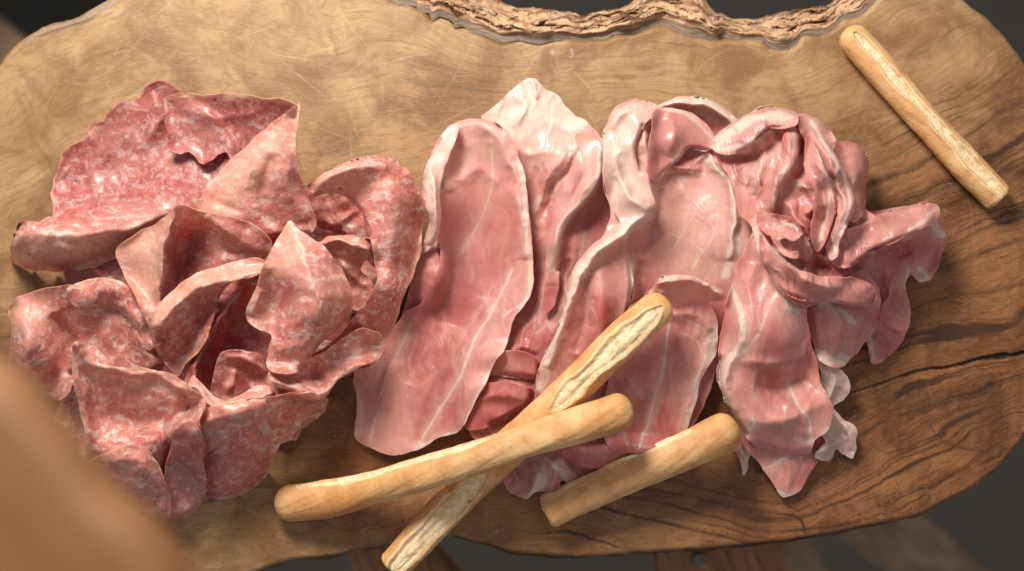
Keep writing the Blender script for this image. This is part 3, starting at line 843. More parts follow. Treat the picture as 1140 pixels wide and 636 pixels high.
# torn pale scraps low at the front, under the breadsticks
ham([patch([(560, 535), (566, 515), (590, 500), (620, 495), (660, 498), (710, 495), (735, 500), (722, 518), (695, 530), (660, 532), (640, 540), (625, 535), (612, 548), (598, 548), (586, 558), (572, 552)],
    [(565, 535, .2), (600, 510, .35), (650, 505, .4), (720, 505, .35), (690, 528, .15), (640, 536, .25), (590, 552, .18), (615, 520, .5)], step=1.6,
    ridges=[([(590, 505), (600, 525), (588, 555)], .12, 5), ([(605, 503), (620, 520), (612, 545)], .12, 5), ([(625, 500), (632, 520), (645, 535)], .12, 5), ([(660, 500), (665, 530)], .07, 7), ([(575, 520), (572, 545)], .07, 5)],
    fat=[([(595, 505), (604, 525), (592, 552)], 8, 1), ([(612, 505), (622, 522), (640, 538)], 5, 1), ([(700, 500), (690, 528)], 2, .6), ([(575, 515), (590, 505), (620, 512)], 4, .8)], deep=[([(562, 520), (585, 515), (580, 552), (566, 550)], .4)], rag=3.2, noise=(.05, 22))],
    'torn ham scrap with pale curly fat lying under the crossing breadsticks')
# shred near the right stick tip
ham([patch([(812, 478), (835, 478), (850, 490), (842, 505), (832, 520), (826, 530), (822, 516), (816, 500)],
    [(815, 480, .2), (845, 488, .2), (826, 528, .06), (835, 500, .15)], step=1.3, fat=[([(820, 485), (830, 505), (826, 528)], 7, .8)], ridges=[([(822, 485), (828, 522)], .06, 3), ([(835, 485), (833, 510)], .06, 3)], rag=3.5, noise=(.03, 10))],
    'thin shred of ham fat hanging on the board below the tip of the short breadstick')
# tip under the right bundle
ham([patch([(820, 480), (860, 470), (905, 480), (920, 498), (912, 512), (900, 530), (888, 548), (872, 554), (862, 540), (848, 520), (832, 500)],
    [(830, 485, .25), (905, 490, .3), (910, 510, .2), (874, 550, .1), (870, 510, .22), (890, 525, .16)], step=1.8, ridges=[([(860, 490), (880, 530), (874, 552)], .05, 8), ([(905, 495), (885, 515)], .05, 7)],
    fat=[([(890, 500), (860, 518), (850, 522)], 1.6, .9), ([(866, 548), (880, 553)], 3, 1)], noise=(.03, 30))],
    'dark pink pointed ham tip on the bare wood at the bottom of the right bundle')
# second slice with white cap
ham([patch([(536, 131), (553, 114), (573, 98), (583, 90), (590, 86), (600, 89), (606, 98), (618, 104), (628, 116), (640, 127), (652, 132), (658, 140), (668, 152), (673, 172), (700, 205), (710, 240), (700, 300), (680, 360), (650, 430), (625, 480), (590, 505), (560, 505), (535, 498), (518, 470), (520, 440), (520, 400), (540, 360), (560, 320), (565, 280), (560, 230), (556, 190), (550, 155), (545, 140)],
    [(540, 130, .35), (590, 90, .42), (650, 134, .40), (600, 130, .52), (570, 150, .48), (620, 160, .62), (665, 165, .72), (600, 220, .35), (590, 300, .2), (640, 220, .62), (625, 270, .55), (660, 240, .4), (610, 330, .38), (640, 330, .35), (590, 400, .34), (560, 430, .34), (545, 480, .2), (620, 440, .3), (590, 490, .2)], step=1.6,
    ridges=[([(576, 100), (584, 118), (570, 140)], .06, 5), ([(590, 88), (598, 110)], .06, 4), ([(668, 160), (668, 190), (655, 218), (635, 235), (620, 262), (612, 300), (614, 340)], .17, 8), ([(630, 165), (615, 190), (602, 215), (594, 250)], .09, 7), ([(645, 165), (628, 195), (612, 222), (604, 260)], -.09, 7), ([(555, 400), (575, 405), (597, 420)], .12, 7), ([(545, 428), (570, 432), (592, 440)], .14, 8), ([(560, 395), (580, 388), (600, 392)], .08, 6), ([(540, 460), (565, 462)], .1, 7), ([(640, 260), (640, 300), (625, 350)], .06, 8), ([(570, 160), (590, 172), (620, 165)], .05, 9)],
    folds=[([(592, 508), (560, 505), (535, 498)], 8, .15)],
    fat=[([(669, 160), (669, 192), (656, 218), (637, 234), (622, 258), (614, 290), (613, 330)], 3.0, .9), ([(600, 220), (592, 240), (590, 262)], 4, .7), ([(650, 260), (640, 320), (610, 360), (596, 372)], 1.4, .6), ([(618, 270), (606, 320), (600, 350)], 1.2, .5), ([(545, 470), (552, 500)], 2, .6), ([(640, 240), (660, 215)], 2.5, .5)],
    fatarea=[([(530, 132), (575, 92), (590, 82), (610, 96), (630, 112), (656, 132), (640, 150), (610, 140), (585, 150), (570, 155), (552, 140)], 1.0)],
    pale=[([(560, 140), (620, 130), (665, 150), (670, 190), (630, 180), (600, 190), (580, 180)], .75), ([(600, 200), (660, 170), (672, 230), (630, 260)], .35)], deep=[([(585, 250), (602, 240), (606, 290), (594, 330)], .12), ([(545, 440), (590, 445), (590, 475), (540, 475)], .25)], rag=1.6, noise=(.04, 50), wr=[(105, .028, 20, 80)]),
    patch([(640, 150), (662, 150), (673, 172), (672, 196), (660, 220), (642, 238), (628, 262), (622, 300), (618, 340), (606, 350), (606, 310), (610, 272), (622, 240), (640, 215), (650, 190), (645, 168)],
    [(655, 155, .8), (672, 185, .75), (640, 235, .72), (622, 290, .6), (612, 345, .45), (648, 190, .7)], step=1.5, ridges=[([(664, 165), (666, 190), (650, 215), (630, 240), (616, 275), (612, 320)], .08, 6)], folds=[([(673, 172), (672, 196), (660, 220), (642, 238), (628, 262), (622, 300)], 5, .2)], fat=[([(667, 160), (667, 192), (654, 216), (636, 238), (622, 264), (616, 300)], 3.4, .9)], pale=[([(640, 150), (675, 150), (672, 210), (640, 215)], .8)], noise=(.02, 30)),
    patch([(540, 398), (562, 390), (585, 392), (602, 404), (600, 422), (580, 421), (556, 418), (538, 414)], [(545, 400, .5), (600, 405, .5), (598, 420, .42), (560, 415, .4), (570, 400, .6)], step=1.5, folds=[([(602, 404), (600, 422), (580, 421), (556, 418)], 7, .2)], noise=(.015, 30)),
    patch([(525, 430), (548, 425), (572, 428), (594, 436), (592, 450), (572, 462), (548, 474), (520, 478), (512, 455)], [(530, 430, .48), (592, 440, .52), (520, 470, .3), (570, 450, .5)], step=1.5, folds=[([(594, 436), (592, 450), (572, 462), (548, 474)], 7, .2)], ridges=[([(530, 445), (560, 440), (588, 444)], .06, 8)], deep=[([(510, 450), (590, 445), (560, 480), (510, 480)], .08)], noise=(.015, 30))],
    'ham slice with a smooth white fat cap, just right of the large smooth slice')
# first large flat slice's folded under side (red lobe by the salami)
ham([patch([(440, 365), (448, 350), (455, 320), (460, 295), (470, 270), (484, 255), (496, 268), (500, 290), (497, 315), (486, 338), (468, 352), (455, 362)],
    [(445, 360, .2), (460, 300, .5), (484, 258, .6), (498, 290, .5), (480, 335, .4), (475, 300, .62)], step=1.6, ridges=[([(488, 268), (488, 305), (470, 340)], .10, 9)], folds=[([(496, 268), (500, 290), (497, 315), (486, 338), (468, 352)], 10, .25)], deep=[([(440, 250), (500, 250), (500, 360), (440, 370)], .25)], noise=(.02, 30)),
    patch([(393, 420), (402, 402), (416, 396), (430, 380), (442, 362), (452, 348), (468, 338), (480, 318), (490, 292), (486, 262), (478, 238), (470, 215), (471, 196), (477, 178), (486, 160), (496, 144), (508, 136), (528, 132), (545, 134), (560, 144), (572, 160), (580, 180), (585, 202), (588, 235), (591, 265), (594, 298), (592, 325), (584, 342), (574, 352), (568, 372), (560, 392), (548, 408), (540, 426), (532, 444), (520, 466), (508, 482), (490, 488), (476, 494), (464, 502), (444, 507), (422, 504), (402, 494), (394, 484), (397, 462), (398, 440)],
    [(398, 420, .15), (397, 485, .10), (440, 505, .1), (475, 494, .12), (520, 465, .22), (545, 415, .36), (570, 360, .5), (592, 310, .62), (586, 230, .68), (572, 165, .72), (540, 138, .68), (500, 142, .58), (474, 190, .68), (480, 235, .88), (488, 280, .55), (530, 200, .40), (520, 260, .30), (540, 300, .28), (480, 380, .25), (440, 420, .2), (500, 420, .24), (450, 470, .15), (560, 270, .42), (460, 350, .3), (505, 320, .32)], step=1.6,
    ridges=[([(474, 182), (482, 205), (486, 235), (478, 268)], .18, 7), ([(500, 150), (492, 185), (500, 215)], .10, 7), ([(530, 136), (552, 152), (572, 190), (580, 240), (585, 290)], .13, 9), ([(510, 205), (530, 190), (556, 205)], .05, 14), ([(505, 150), (515, 170), (510, 200)], -.06, 8), ([(440, 400), (425, 450), (415, 495)], .05, 12), ([(500, 360), (480, 430), (460, 490)], .05, 18), ([(545, 330), (528, 390), (505, 450)], .04, 12), ([(470, 370), (455, 430)], -.04, 14)],
    folds=[([(496, 144), (508, 136), (528, 132), (545, 134), (560, 144)], 7, .25), ([(470, 215), (471, 196), (477, 178)], 6, .2)],
    fat=[([(590, 290), (592, 312), (588, 332), (574, 356), (563, 390), (545, 415), (538, 430), (531, 446), (520, 470), (508, 482)], 3.4, 1), ([(578, 175), (583, 205), (585, 240), (588, 280)], 3.6, 1), ([(569, 300), (560, 322), (552, 338), (538, 362), (526, 384), (517, 410), (505, 432), (492, 452), (480, 474), (468, 494)], 1.6, .85),
         ([(459, 359), (446, 386), (431, 418), (422, 450), (412, 492)], 2.0, .55), ([(548, 150), (549, 190), (543, 225), (530, 255), (515, 280)], 1.7, .7), ([(588, 336), (570, 345), (560, 352)], 2, .6), ([(530, 350), (500, 400), (470, 430)], 1.0, .35), ([(396, 440), (402, 470), (396, 488)], 5, .65), ([(464, 500), (490, 488), (508, 482)], 2.4, .9), ([(560, 330), (555, 300), (560, 270), (570, 250)], 1.2, .5), ([(560, 290), (575, 284)], 1.2, .5), ([(555, 352), (562, 336), (566, 318)], 5, .28)],
    fatarea=[([(470, 195), (478, 176), (488, 158), (500, 140), (512, 140), (506, 160), (494, 190), (490, 225), (486, 262), (478, 275), (476, 240)], .9)],
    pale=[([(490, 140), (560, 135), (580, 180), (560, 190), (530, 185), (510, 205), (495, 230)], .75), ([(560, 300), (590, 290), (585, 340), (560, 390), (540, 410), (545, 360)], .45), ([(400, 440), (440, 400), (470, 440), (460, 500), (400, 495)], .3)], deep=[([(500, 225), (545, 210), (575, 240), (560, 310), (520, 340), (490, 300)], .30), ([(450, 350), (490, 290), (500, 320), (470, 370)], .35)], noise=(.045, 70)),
    patch([(471, 200), (477, 178), (488, 156), (500, 141), (510, 140), (506, 160), (494, 188), (490, 215), (491, 240), (488, 262), (478, 279), (468, 284), (474, 262), (478, 238), (472, 216)],
    [(472, 200, .8), (505, 142, .7), (490, 215, .85), (486, 262, .75), (470, 282, .6), (480, 235, .95)], step=1.4, ridges=[([(480, 180), (483, 210), (484, 245), (476, 275)], .12, 5)], folds=[([(471, 200), (477, 178), (488, 156)], 5, .2)], fatarea=[([(468, 200), (478, 170), (505, 138), (512, 142), (496, 190), (492, 260), (476, 284), (466, 284), (474, 240)], .75)], noise=(.02, 30))],
    'large smooth ham slice leftmost of the ham, beside the salami, with thin white fat lines')
# pale lip behind the middle slice
ham([patch([(728, 120), (742, 112), (758, 107), (778, 109), (798, 114), (815, 126), (826, 140), (815, 160), (790, 165), (760, 150), (740, 138)],
    [(735, 120, .35), (765, 110, .42), (800, 118, .4), (820, 135, .35), (765, 130, .2), (795, 145, .15), (770, 150, .2)], step=1.6, ridges=[([(735, 118), (765, 113), (800, 122), (820, 138)], .14, 7, 1)], folds=[([(728, 120), (742, 112), (758, 107), (778, 109), (798, 114), (815, 126)], 6, .2)],
    fatarea=[([(725, 118), (760, 100), (820, 120), (830, 145), (805, 140), (765, 128), (740, 132)], 1)], noise=(.03, 26))],
    'narrow white fat lip lying on the wood behind the top of the middle ham slices')
# middle slice
ham([patch([(671, 165), (673, 145), (680, 126), (692, 115), (708, 111), (722, 114), (738, 120), (752, 120), (770, 126), (786, 138), (798, 156), (806, 168), (826, 182), (850, 205), (860, 250), (850, 290), (830, 330), (806, 370), (798, 410), (780, 460), (750, 505), (700, 520), (650, 520), (615, 500), (598, 470), (596, 436), (602, 405), (618, 372), (628, 345), (630, 320), (640, 296), (656, 276), (672, 262), (680, 240), (672, 205)],
    [(675, 160, .65), (690, 118, .6), (735, 122, .6), (780, 138, .55), (700, 160, .85), (690, 210, .80), (722, 230, .85), (735, 175, .6), (765, 170, .45), (800, 165, .55), (820, 200, .7), (760, 230, .5), (780, 280, .5), (740, 290, .45), (818, 260, .7), (675, 280, .8), (635, 310, .75), (660, 330, .85), (690, 320, .8), (615, 385, .6), (600, 435, .45), (660, 400, .62), (720, 360, .45), (760, 360, .42), (800, 370, .35), (740, 430, .38), (680, 470, .32), (770, 470, .25), (650, 510, .2), (740, 505, .15)], step=1.6,
    ridges=[([(676, 150), (690, 130), (706, 128), (716, 150), (718, 190), (728, 225), (722, 240)], .17, 8), ([(690, 215), (705, 225), (724, 235)], .12, 8), ([(724, 240), (700, 255), (670, 272), (648, 295), (636, 320)], .16, 8), ([(728, 150), (760, 140), (785, 160)], .09, 9), ([(733, 200), (745, 185), (780, 190)], .12, 6), ([(745, 160), (765, 180), (790, 172)], .08, 6), ([(790, 180), (812, 200), (818, 240), (812, 290)], .15, 6), ([(770, 150), (790, 172), (800, 190)], .08, 5),
        ([(640, 305), (634, 335), (618, 372), (602, 415)], .13, 8), ([(662, 290), (665, 330), (655, 400)], .11, 15), ([(702, 290), (702, 330), (692, 380)], .12, 6), ([(650, 300), (652, 350), (640, 390)], -.1, 6), ([(710, 290), (715, 340), (705, 390)], -.13, 8), ([(690, 150), (700, 190)], -.07, 8), ([(735, 210), (728, 260), (712, 285)], -.12, 7), ([(755, 205), (790, 250), (800, 290)], .04, 9), ([(700, 425), (690, 470)], .04, 12)],
    folds=[([(671, 165), (673, 145), (680, 126), (692, 115), (708, 111), (722, 114)], 8, .25), ([(602, 405), (618, 372), (628, 345), (630, 320), (640, 296), (656, 276)], 7, .25)],
    fat=[([(722, 240), (698, 256), (668, 276), (648, 298), (638, 325), (626, 360), (612, 392), (602, 430)], 9, 1), ([(792, 180), (812, 196), (818, 230), (818, 270), (808, 305)], 7, 1), ([(704, 285), (704, 325), (694, 370)], 2.4, .8), ([(755, 200), (770, 230), (790, 250)], 1.4, .6), ([(745, 260), (770, 270), (800, 300)], 1.4, .6), ([(780, 220), (760, 260), (735, 300)], 1.5, .6), ([(740, 230), (760, 238), (790, 232)], 1.2, .5), ([(770, 300), (790, 270), (800, 240)], 2.0, .6), ([(735, 195), (760, 190), (785, 195)], 2.0, .7), ([(640, 440), (650, 500)], 2, .6), ([(730, 215), (732, 250)], 2.2, .6), ([(765, 150), (785, 175), (800, 190)], 3.5, .7), ([(618, 430), (640, 420), (680, 430)], 1.2, .4)],
    fatarea=[([(668, 165), (676, 130), (696, 112), (722, 114), (712, 130), (704, 160), (712, 200), (728, 230), (712, 245), (690, 235), (674, 205)], .85), ([(735, 118), (760, 118), (788, 140), (806, 165), (790, 170), (775, 150), (755, 138)], .6)],
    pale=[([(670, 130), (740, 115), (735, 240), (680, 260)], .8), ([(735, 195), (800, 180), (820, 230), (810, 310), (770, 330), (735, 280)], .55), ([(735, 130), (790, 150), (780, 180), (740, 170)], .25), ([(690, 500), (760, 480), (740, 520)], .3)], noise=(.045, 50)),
    patch([(671, 165), (673, 145), (680, 126), (692, 115), (708, 111), (722, 115), (728, 125), (716, 140), (708, 165), (714, 190), (726, 215), (730, 236), (722, 244), (704, 256), (702, 285), (704, 320), (698, 360), (688, 400), (668, 420), (645, 430), (618, 440), (599, 436), (604, 405), (619, 372), (629, 345), (632, 320), (641, 296), (657, 276), (674, 262), (690, 250), (680, 228), (672, 200)],
    [(675, 160, .75), (690, 118, .7), (720, 120, .68), (695, 160, .95), (690, 200, .85), (728, 232, .95), (700, 250, .9), (640, 305, .85), (668, 300, .95), (700, 300, .85), (695, 370, .72), (620, 385, .72), (605, 430, .6), (660, 400, .7)], step=1.5,
    ridges=[([(680, 140), (692, 125), (712, 122)], .06, 6), ([(692, 150), (688, 185), (700, 215), (722, 236)], .10, 7), ([(722, 240), (698, 258), (668, 278), (648, 300), (638, 330), (624, 368), (608, 410)], .14, 7), ([(668, 300), (672, 340), (662, 400)], .08, 16), ([(652, 305), (654, 345), (640, 390)], -.10, 6)],
    folds=[([(671, 165), (673, 145), (680, 126), (692, 115), (708, 111), (722, 115)], 7, .25), ([(730, 236), (722, 244), (704, 256), (702, 285), (704, 320), (698, 360)], 6, .25), ([(716, 140), (708, 165), (714, 190)], 6, .15)],
    fat=[([(722, 240), (698, 257), (668, 277), (648, 299), (638, 325), (626, 360), (612, 392), (602, 430)], 7, 1), ([(701, 285), (702, 325), (694, 370)], 2.2, .8), ([(680, 290), (690, 300)], 1.2, .5)],
    fatarea=[([(668, 165), (676, 130), (696, 112), (722, 114), (712, 130), (704, 160), (710, 200), (728, 230), (712, 245), (690, 235), (674, 205)], .62)], pale=[([(670, 120), (730, 115), (735, 245), (680, 262)], .85)], noise=(.03, 40), gap=.05),
    patch([(728, 124), (745, 120), (765, 126), (782, 138), (796, 156), (788, 168), (768, 166), (758, 178), (742, 190), (730, 204), (722, 190), (722, 165), (726, 145)],
    [(730, 125, .75), (760, 126, .75), (795, 158, .62), (765, 165, .68), (735, 198, .62), (745, 155, .85)], step=1.5, folds=[([(788, 168), (768, 166), (758, 178), (742, 190), (730, 204)], 5, .15)], ridges=[([(740, 130), (752, 145), (745, 175)], .06, 8)], fat=[([(735, 122), (765, 127), (795, 154)], 3, .7), ([(785, 166), (762, 170), (732, 200)], 2.5, .6)], pale=[([(725, 120), (800, 130), (790, 170), (730, 205)], .35)], noise=(.02, 30))],
    'ham slice with a broad S-shaped white fat band in the middle of the ham')
# lower centre slice curling over
ham([patch([(700, 345), (712, 335), (724, 322), (735, 310), (750, 305), (768, 306), (784, 314), (806, 324), (803, 333), (790, 336), (797, 352), (799, 372), (797, 392), (788, 408), (780, 424), (776, 445), (768, 470), (758, 490), (735, 502), (705, 505), (680, 500), (668, 470), (675, 430), (690, 390)],
    [(705, 342, .7), (735, 312, 1.0), (770, 308, 1.02), (804, 327, .8), (780, 335, .7), (745, 335, .86), (797, 370, .6), (790, 405, .45), (775, 450, .28), (755, 490, .18), (700, 500, .2), (730, 370, .68), (760, 400, .55), (700, 400, .65), (710, 450, .4)], step=1.6,
    ridges=[([(732, 316), (750, 310), (772, 314), (800, 326)], .13, 6, 1), ([(728, 330), (750, 345), (770, 335)], -.08, 6), ([(745, 350), (775, 352), (792, 370)], .08, 8), ([(710, 345), (730, 350), (760, 345)], .07, 6), ([(740, 320), (735, 340)], .08, 5), ([(790, 380), (775, 420), (765, 460)], .05, 6)], folds=[([(724, 322), (735, 310), (750, 305), (768, 306), (784, 314)], 6, .2)],
    fat=[([(796, 368), (788, 398), (778, 425), (774, 450), (766, 472)], 5.5, 1), ([(745, 362), (740, 400), (730, 440), (718, 480), (712, 500)], 1.4, .8), ([(735, 312), (755, 306), (780, 312), (804, 326)], 3, .7), ([(800, 395), (790, 420), (795, 435)], 8, .8), ([(750, 350), (780, 365)], 1.6, .5), ([(760, 372), (775, 380), (780, 392)], 1.2, .5)],
    pale=[([(715, 335), (735, 308), (770, 304), (806, 326), (780, 336), (740, 340)], .7), ([(770, 350), (800, 360), (795, 410), (775, 440), (765, 400)], .45)], noise=(.04, 44), wr=[(100, .018, 20, 80)])],
    'ham slice with a curled upper lip at the tip of the split breadstick')
# right bundle, back arm
ham([patch([(930, 240), (960, 236), (985, 233), (1010, 229), (1030, 227), (1043, 231), (1047, 244), (1053, 262), (1050, 282), (1044, 300), (1036, 312), (1024, 314), (1015, 305), (1008, 318), (1014, 340), (1012, 362), (1004, 382), (990, 396), (972, 405), (966, 385), (955, 350), (940, 320), (928, 280)],
    [(935, 245, .8), (985, 236, .75), (1040, 231, .72), (1050, 270, .35), (1040, 308, .25), (1012, 310, .35), (1010, 360, .15), (974, 402, .10), (960, 330, .6), (990, 280, .8), (1020, 255, .8), (980, 350, .35), (950, 290, .8)], step=1.6,
    ridges=[([(940, 285), (975, 272), (1010, 262), (1045, 242)], .14, 9), ([(1000, 300), (990, 330), (975, 365)], .14, 8), ([(1040, 235), (1048, 262), (1040, 300), (1020, 310)], .09, 4), ([(960, 250), (1000, 245)], .07, 12), ([(1020, 280), (1000, 300)], .07, 6), ([(975, 300), (962, 340), (970, 385)], -.08, 8), ([(985, 285), (1030, 275)], -.08, 7)], folds=[([(960, 236), (985, 233), (1010, 229), (1030, 227)], 7, .3)],
    fat=[([(1045, 236), (1040, 250), (1047, 262)], 4.5, 1), ([(1025, 300), (1032, 310), (1022, 314)], 3, .9), ([(966, 350), (972, 400)], 2, .8), ([(1012, 300), (1006, 320)], 2, .7), ([(980, 262), (990, 260)], 1.5, .8), ([(1030, 240), (1020, 258)], 2, .6)],
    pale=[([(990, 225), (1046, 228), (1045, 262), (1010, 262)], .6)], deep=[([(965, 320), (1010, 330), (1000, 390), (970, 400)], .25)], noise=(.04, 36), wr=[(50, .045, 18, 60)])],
    'ham slice stretched out like an arm at the right end, over bare wood')
# curly fat shred
ham([patch([(912, 395), (925, 400), (934, 408), (944, 420), (946, 434), (938, 446), (928, 455), (936, 464), (950, 474), (954, 486), (950, 510), (938, 506), (930, 500), (922, 514), (906, 509), (918, 492), (912, 478), (918, 462), (912, 440), (916, 420)],
    [(915, 400, .5), (940, 425, .4), (925, 455, .22), (952, 480, .2), (948, 508, .08), (910, 509, .08), (918, 430, .3)], step=1.3,
    ridges=[([(918, 400), (930, 425), (920, 455), (925, 480)], .10, 5), ([(925, 460), (945, 475), (950, 500)], .08, 4), ([(935, 485), (920, 500), (908, 508)], .07, 4)], fatarea=[([(905, 390), (955, 395), (960, 515), (900, 515)], .72)], fat=[([(950, 476), (930, 490), (908, 508)], 4, 1)], rag=2.5, noise=(.04, 16))],
    'curly strip of pale fat hanging from the right ham bundle onto the wood')
# middle lobe of right bundle
ham([patch([(880, 330), (900, 310), (930, 315), (960, 300), (978, 320), (980, 345), (972, 370), (958, 388), (946, 400), (938, 409), (922, 408), (910, 400), (905, 380), (895, 360)],
    [(890, 330, .8), (930, 318, .9), (975, 325, .7), (970, 370, .45), (930, 406, .3), (905, 385, .5), (935, 360, .85)], step=1.6, ridges=[([(920, 330), (935, 365), (930, 400)], .10, 12), ([(960, 325), (955, 370), (945, 395)], .10, 8), ([(905, 340), (915, 385)], .07, 7)],
    fat=[([(908, 392), (925, 402), (942, 400)], 7, .9), ([(912, 335), (935, 345), (950, 360)], 4, .75), ([(915, 320), (930, 350)], 2.5, .6)], noise=(.04, 26))],
    'rounded pink ham lobe with a white lower tip, in the middle of the right bundle')
# front lobe of right bundle
ham([patch([(800, 400), (802, 375), (808, 345), (814, 318), (822, 292), (834, 268), (848, 248), (870, 235), (900, 240), (912, 270), (908, 310), (898, 345), (902, 375), (908, 400), (912, 420), (922, 440), (928, 456), (922, 478), (908, 490), (902, 504), (884, 508), (862, 504), (842, 497), (828, 484), (818, 468), (808, 446), (800, 425)],
    [(802, 390, .55), (815, 320, .72), (850, 250, .85), (900, 245, .85), (860, 330, .98), (830, 380, .88), (880, 380, .92), (905, 380, .6), (900, 310, .85), (860, 425, .58), (895, 420, .48), (920, 445, .5), (812, 430, .72), (835, 470, .65), (870, 470, .68), (905, 490, .4), (850, 500, .3), (885, 506, .25)], step=1.6,
    ridges=[([(826, 340), (822, 380), (808, 410), (806, 430), (818, 462)], .13, 8), ([(815, 400), (850, 405), (885, 400), (905, 388)], .08, 10), ([(840, 430), (870, 432), (905, 420)], -.14, 12), ([(830, 470), (870, 468), (905, 455), (925, 452)], .08, 12), ([(865, 440), (885, 460), (900, 490)], .05, 7), ([(848, 262), (862, 300), (885, 350)], .10, 8), ([(838, 290), (835, 330), (842, 370)], .05, 8), ([(880, 270), (895, 310), (890, 345)], -.07, 9)],
    folds=[([(800, 400), (800, 425), (808, 446), (818, 468), (828, 484)], 8, .3), ([(842, 497), (862, 504), (884, 508), (902, 504)], 10, .2)],
    fat=[([(812, 318), (824, 345), (827, 375), (818, 392), (806, 408), (804, 428), (814, 455), (826, 482)], 4.2, 1), ([(848, 262), (860, 290), (872, 315), (884, 345)], 9, .85), ([(862, 330), (846, 368), (832, 388), (822, 396)], 1.8, .75), ([(878, 425), (888, 448), (902, 470), (900, 495)], 2.0, .8), ([(832, 478), (840, 474), (838, 466)], 1.8, 1), ([(885, 490), (905, 492), (922, 476)], 3, .6), ([(840, 440), (860, 470)], 1.2, .4), ([(855, 400), (880, 410)], 1.1, .4)],
    pale=[([(830, 260), (860, 245), (880, 340), (860, 340)], .35), ([(840, 455), (900, 460), (920, 490), (850, 500)], .25)], deep=[([(845, 415), (900, 405), (905, 440), (860, 445)], .10)], noise=(.03, 60), gap=.05, wr=[(100, .014, 24, 90)])],  # the deep patch paints the shadow of the fold
    'big smooth pink ham lobe at the front of the right bundle, touching the short breadstick')
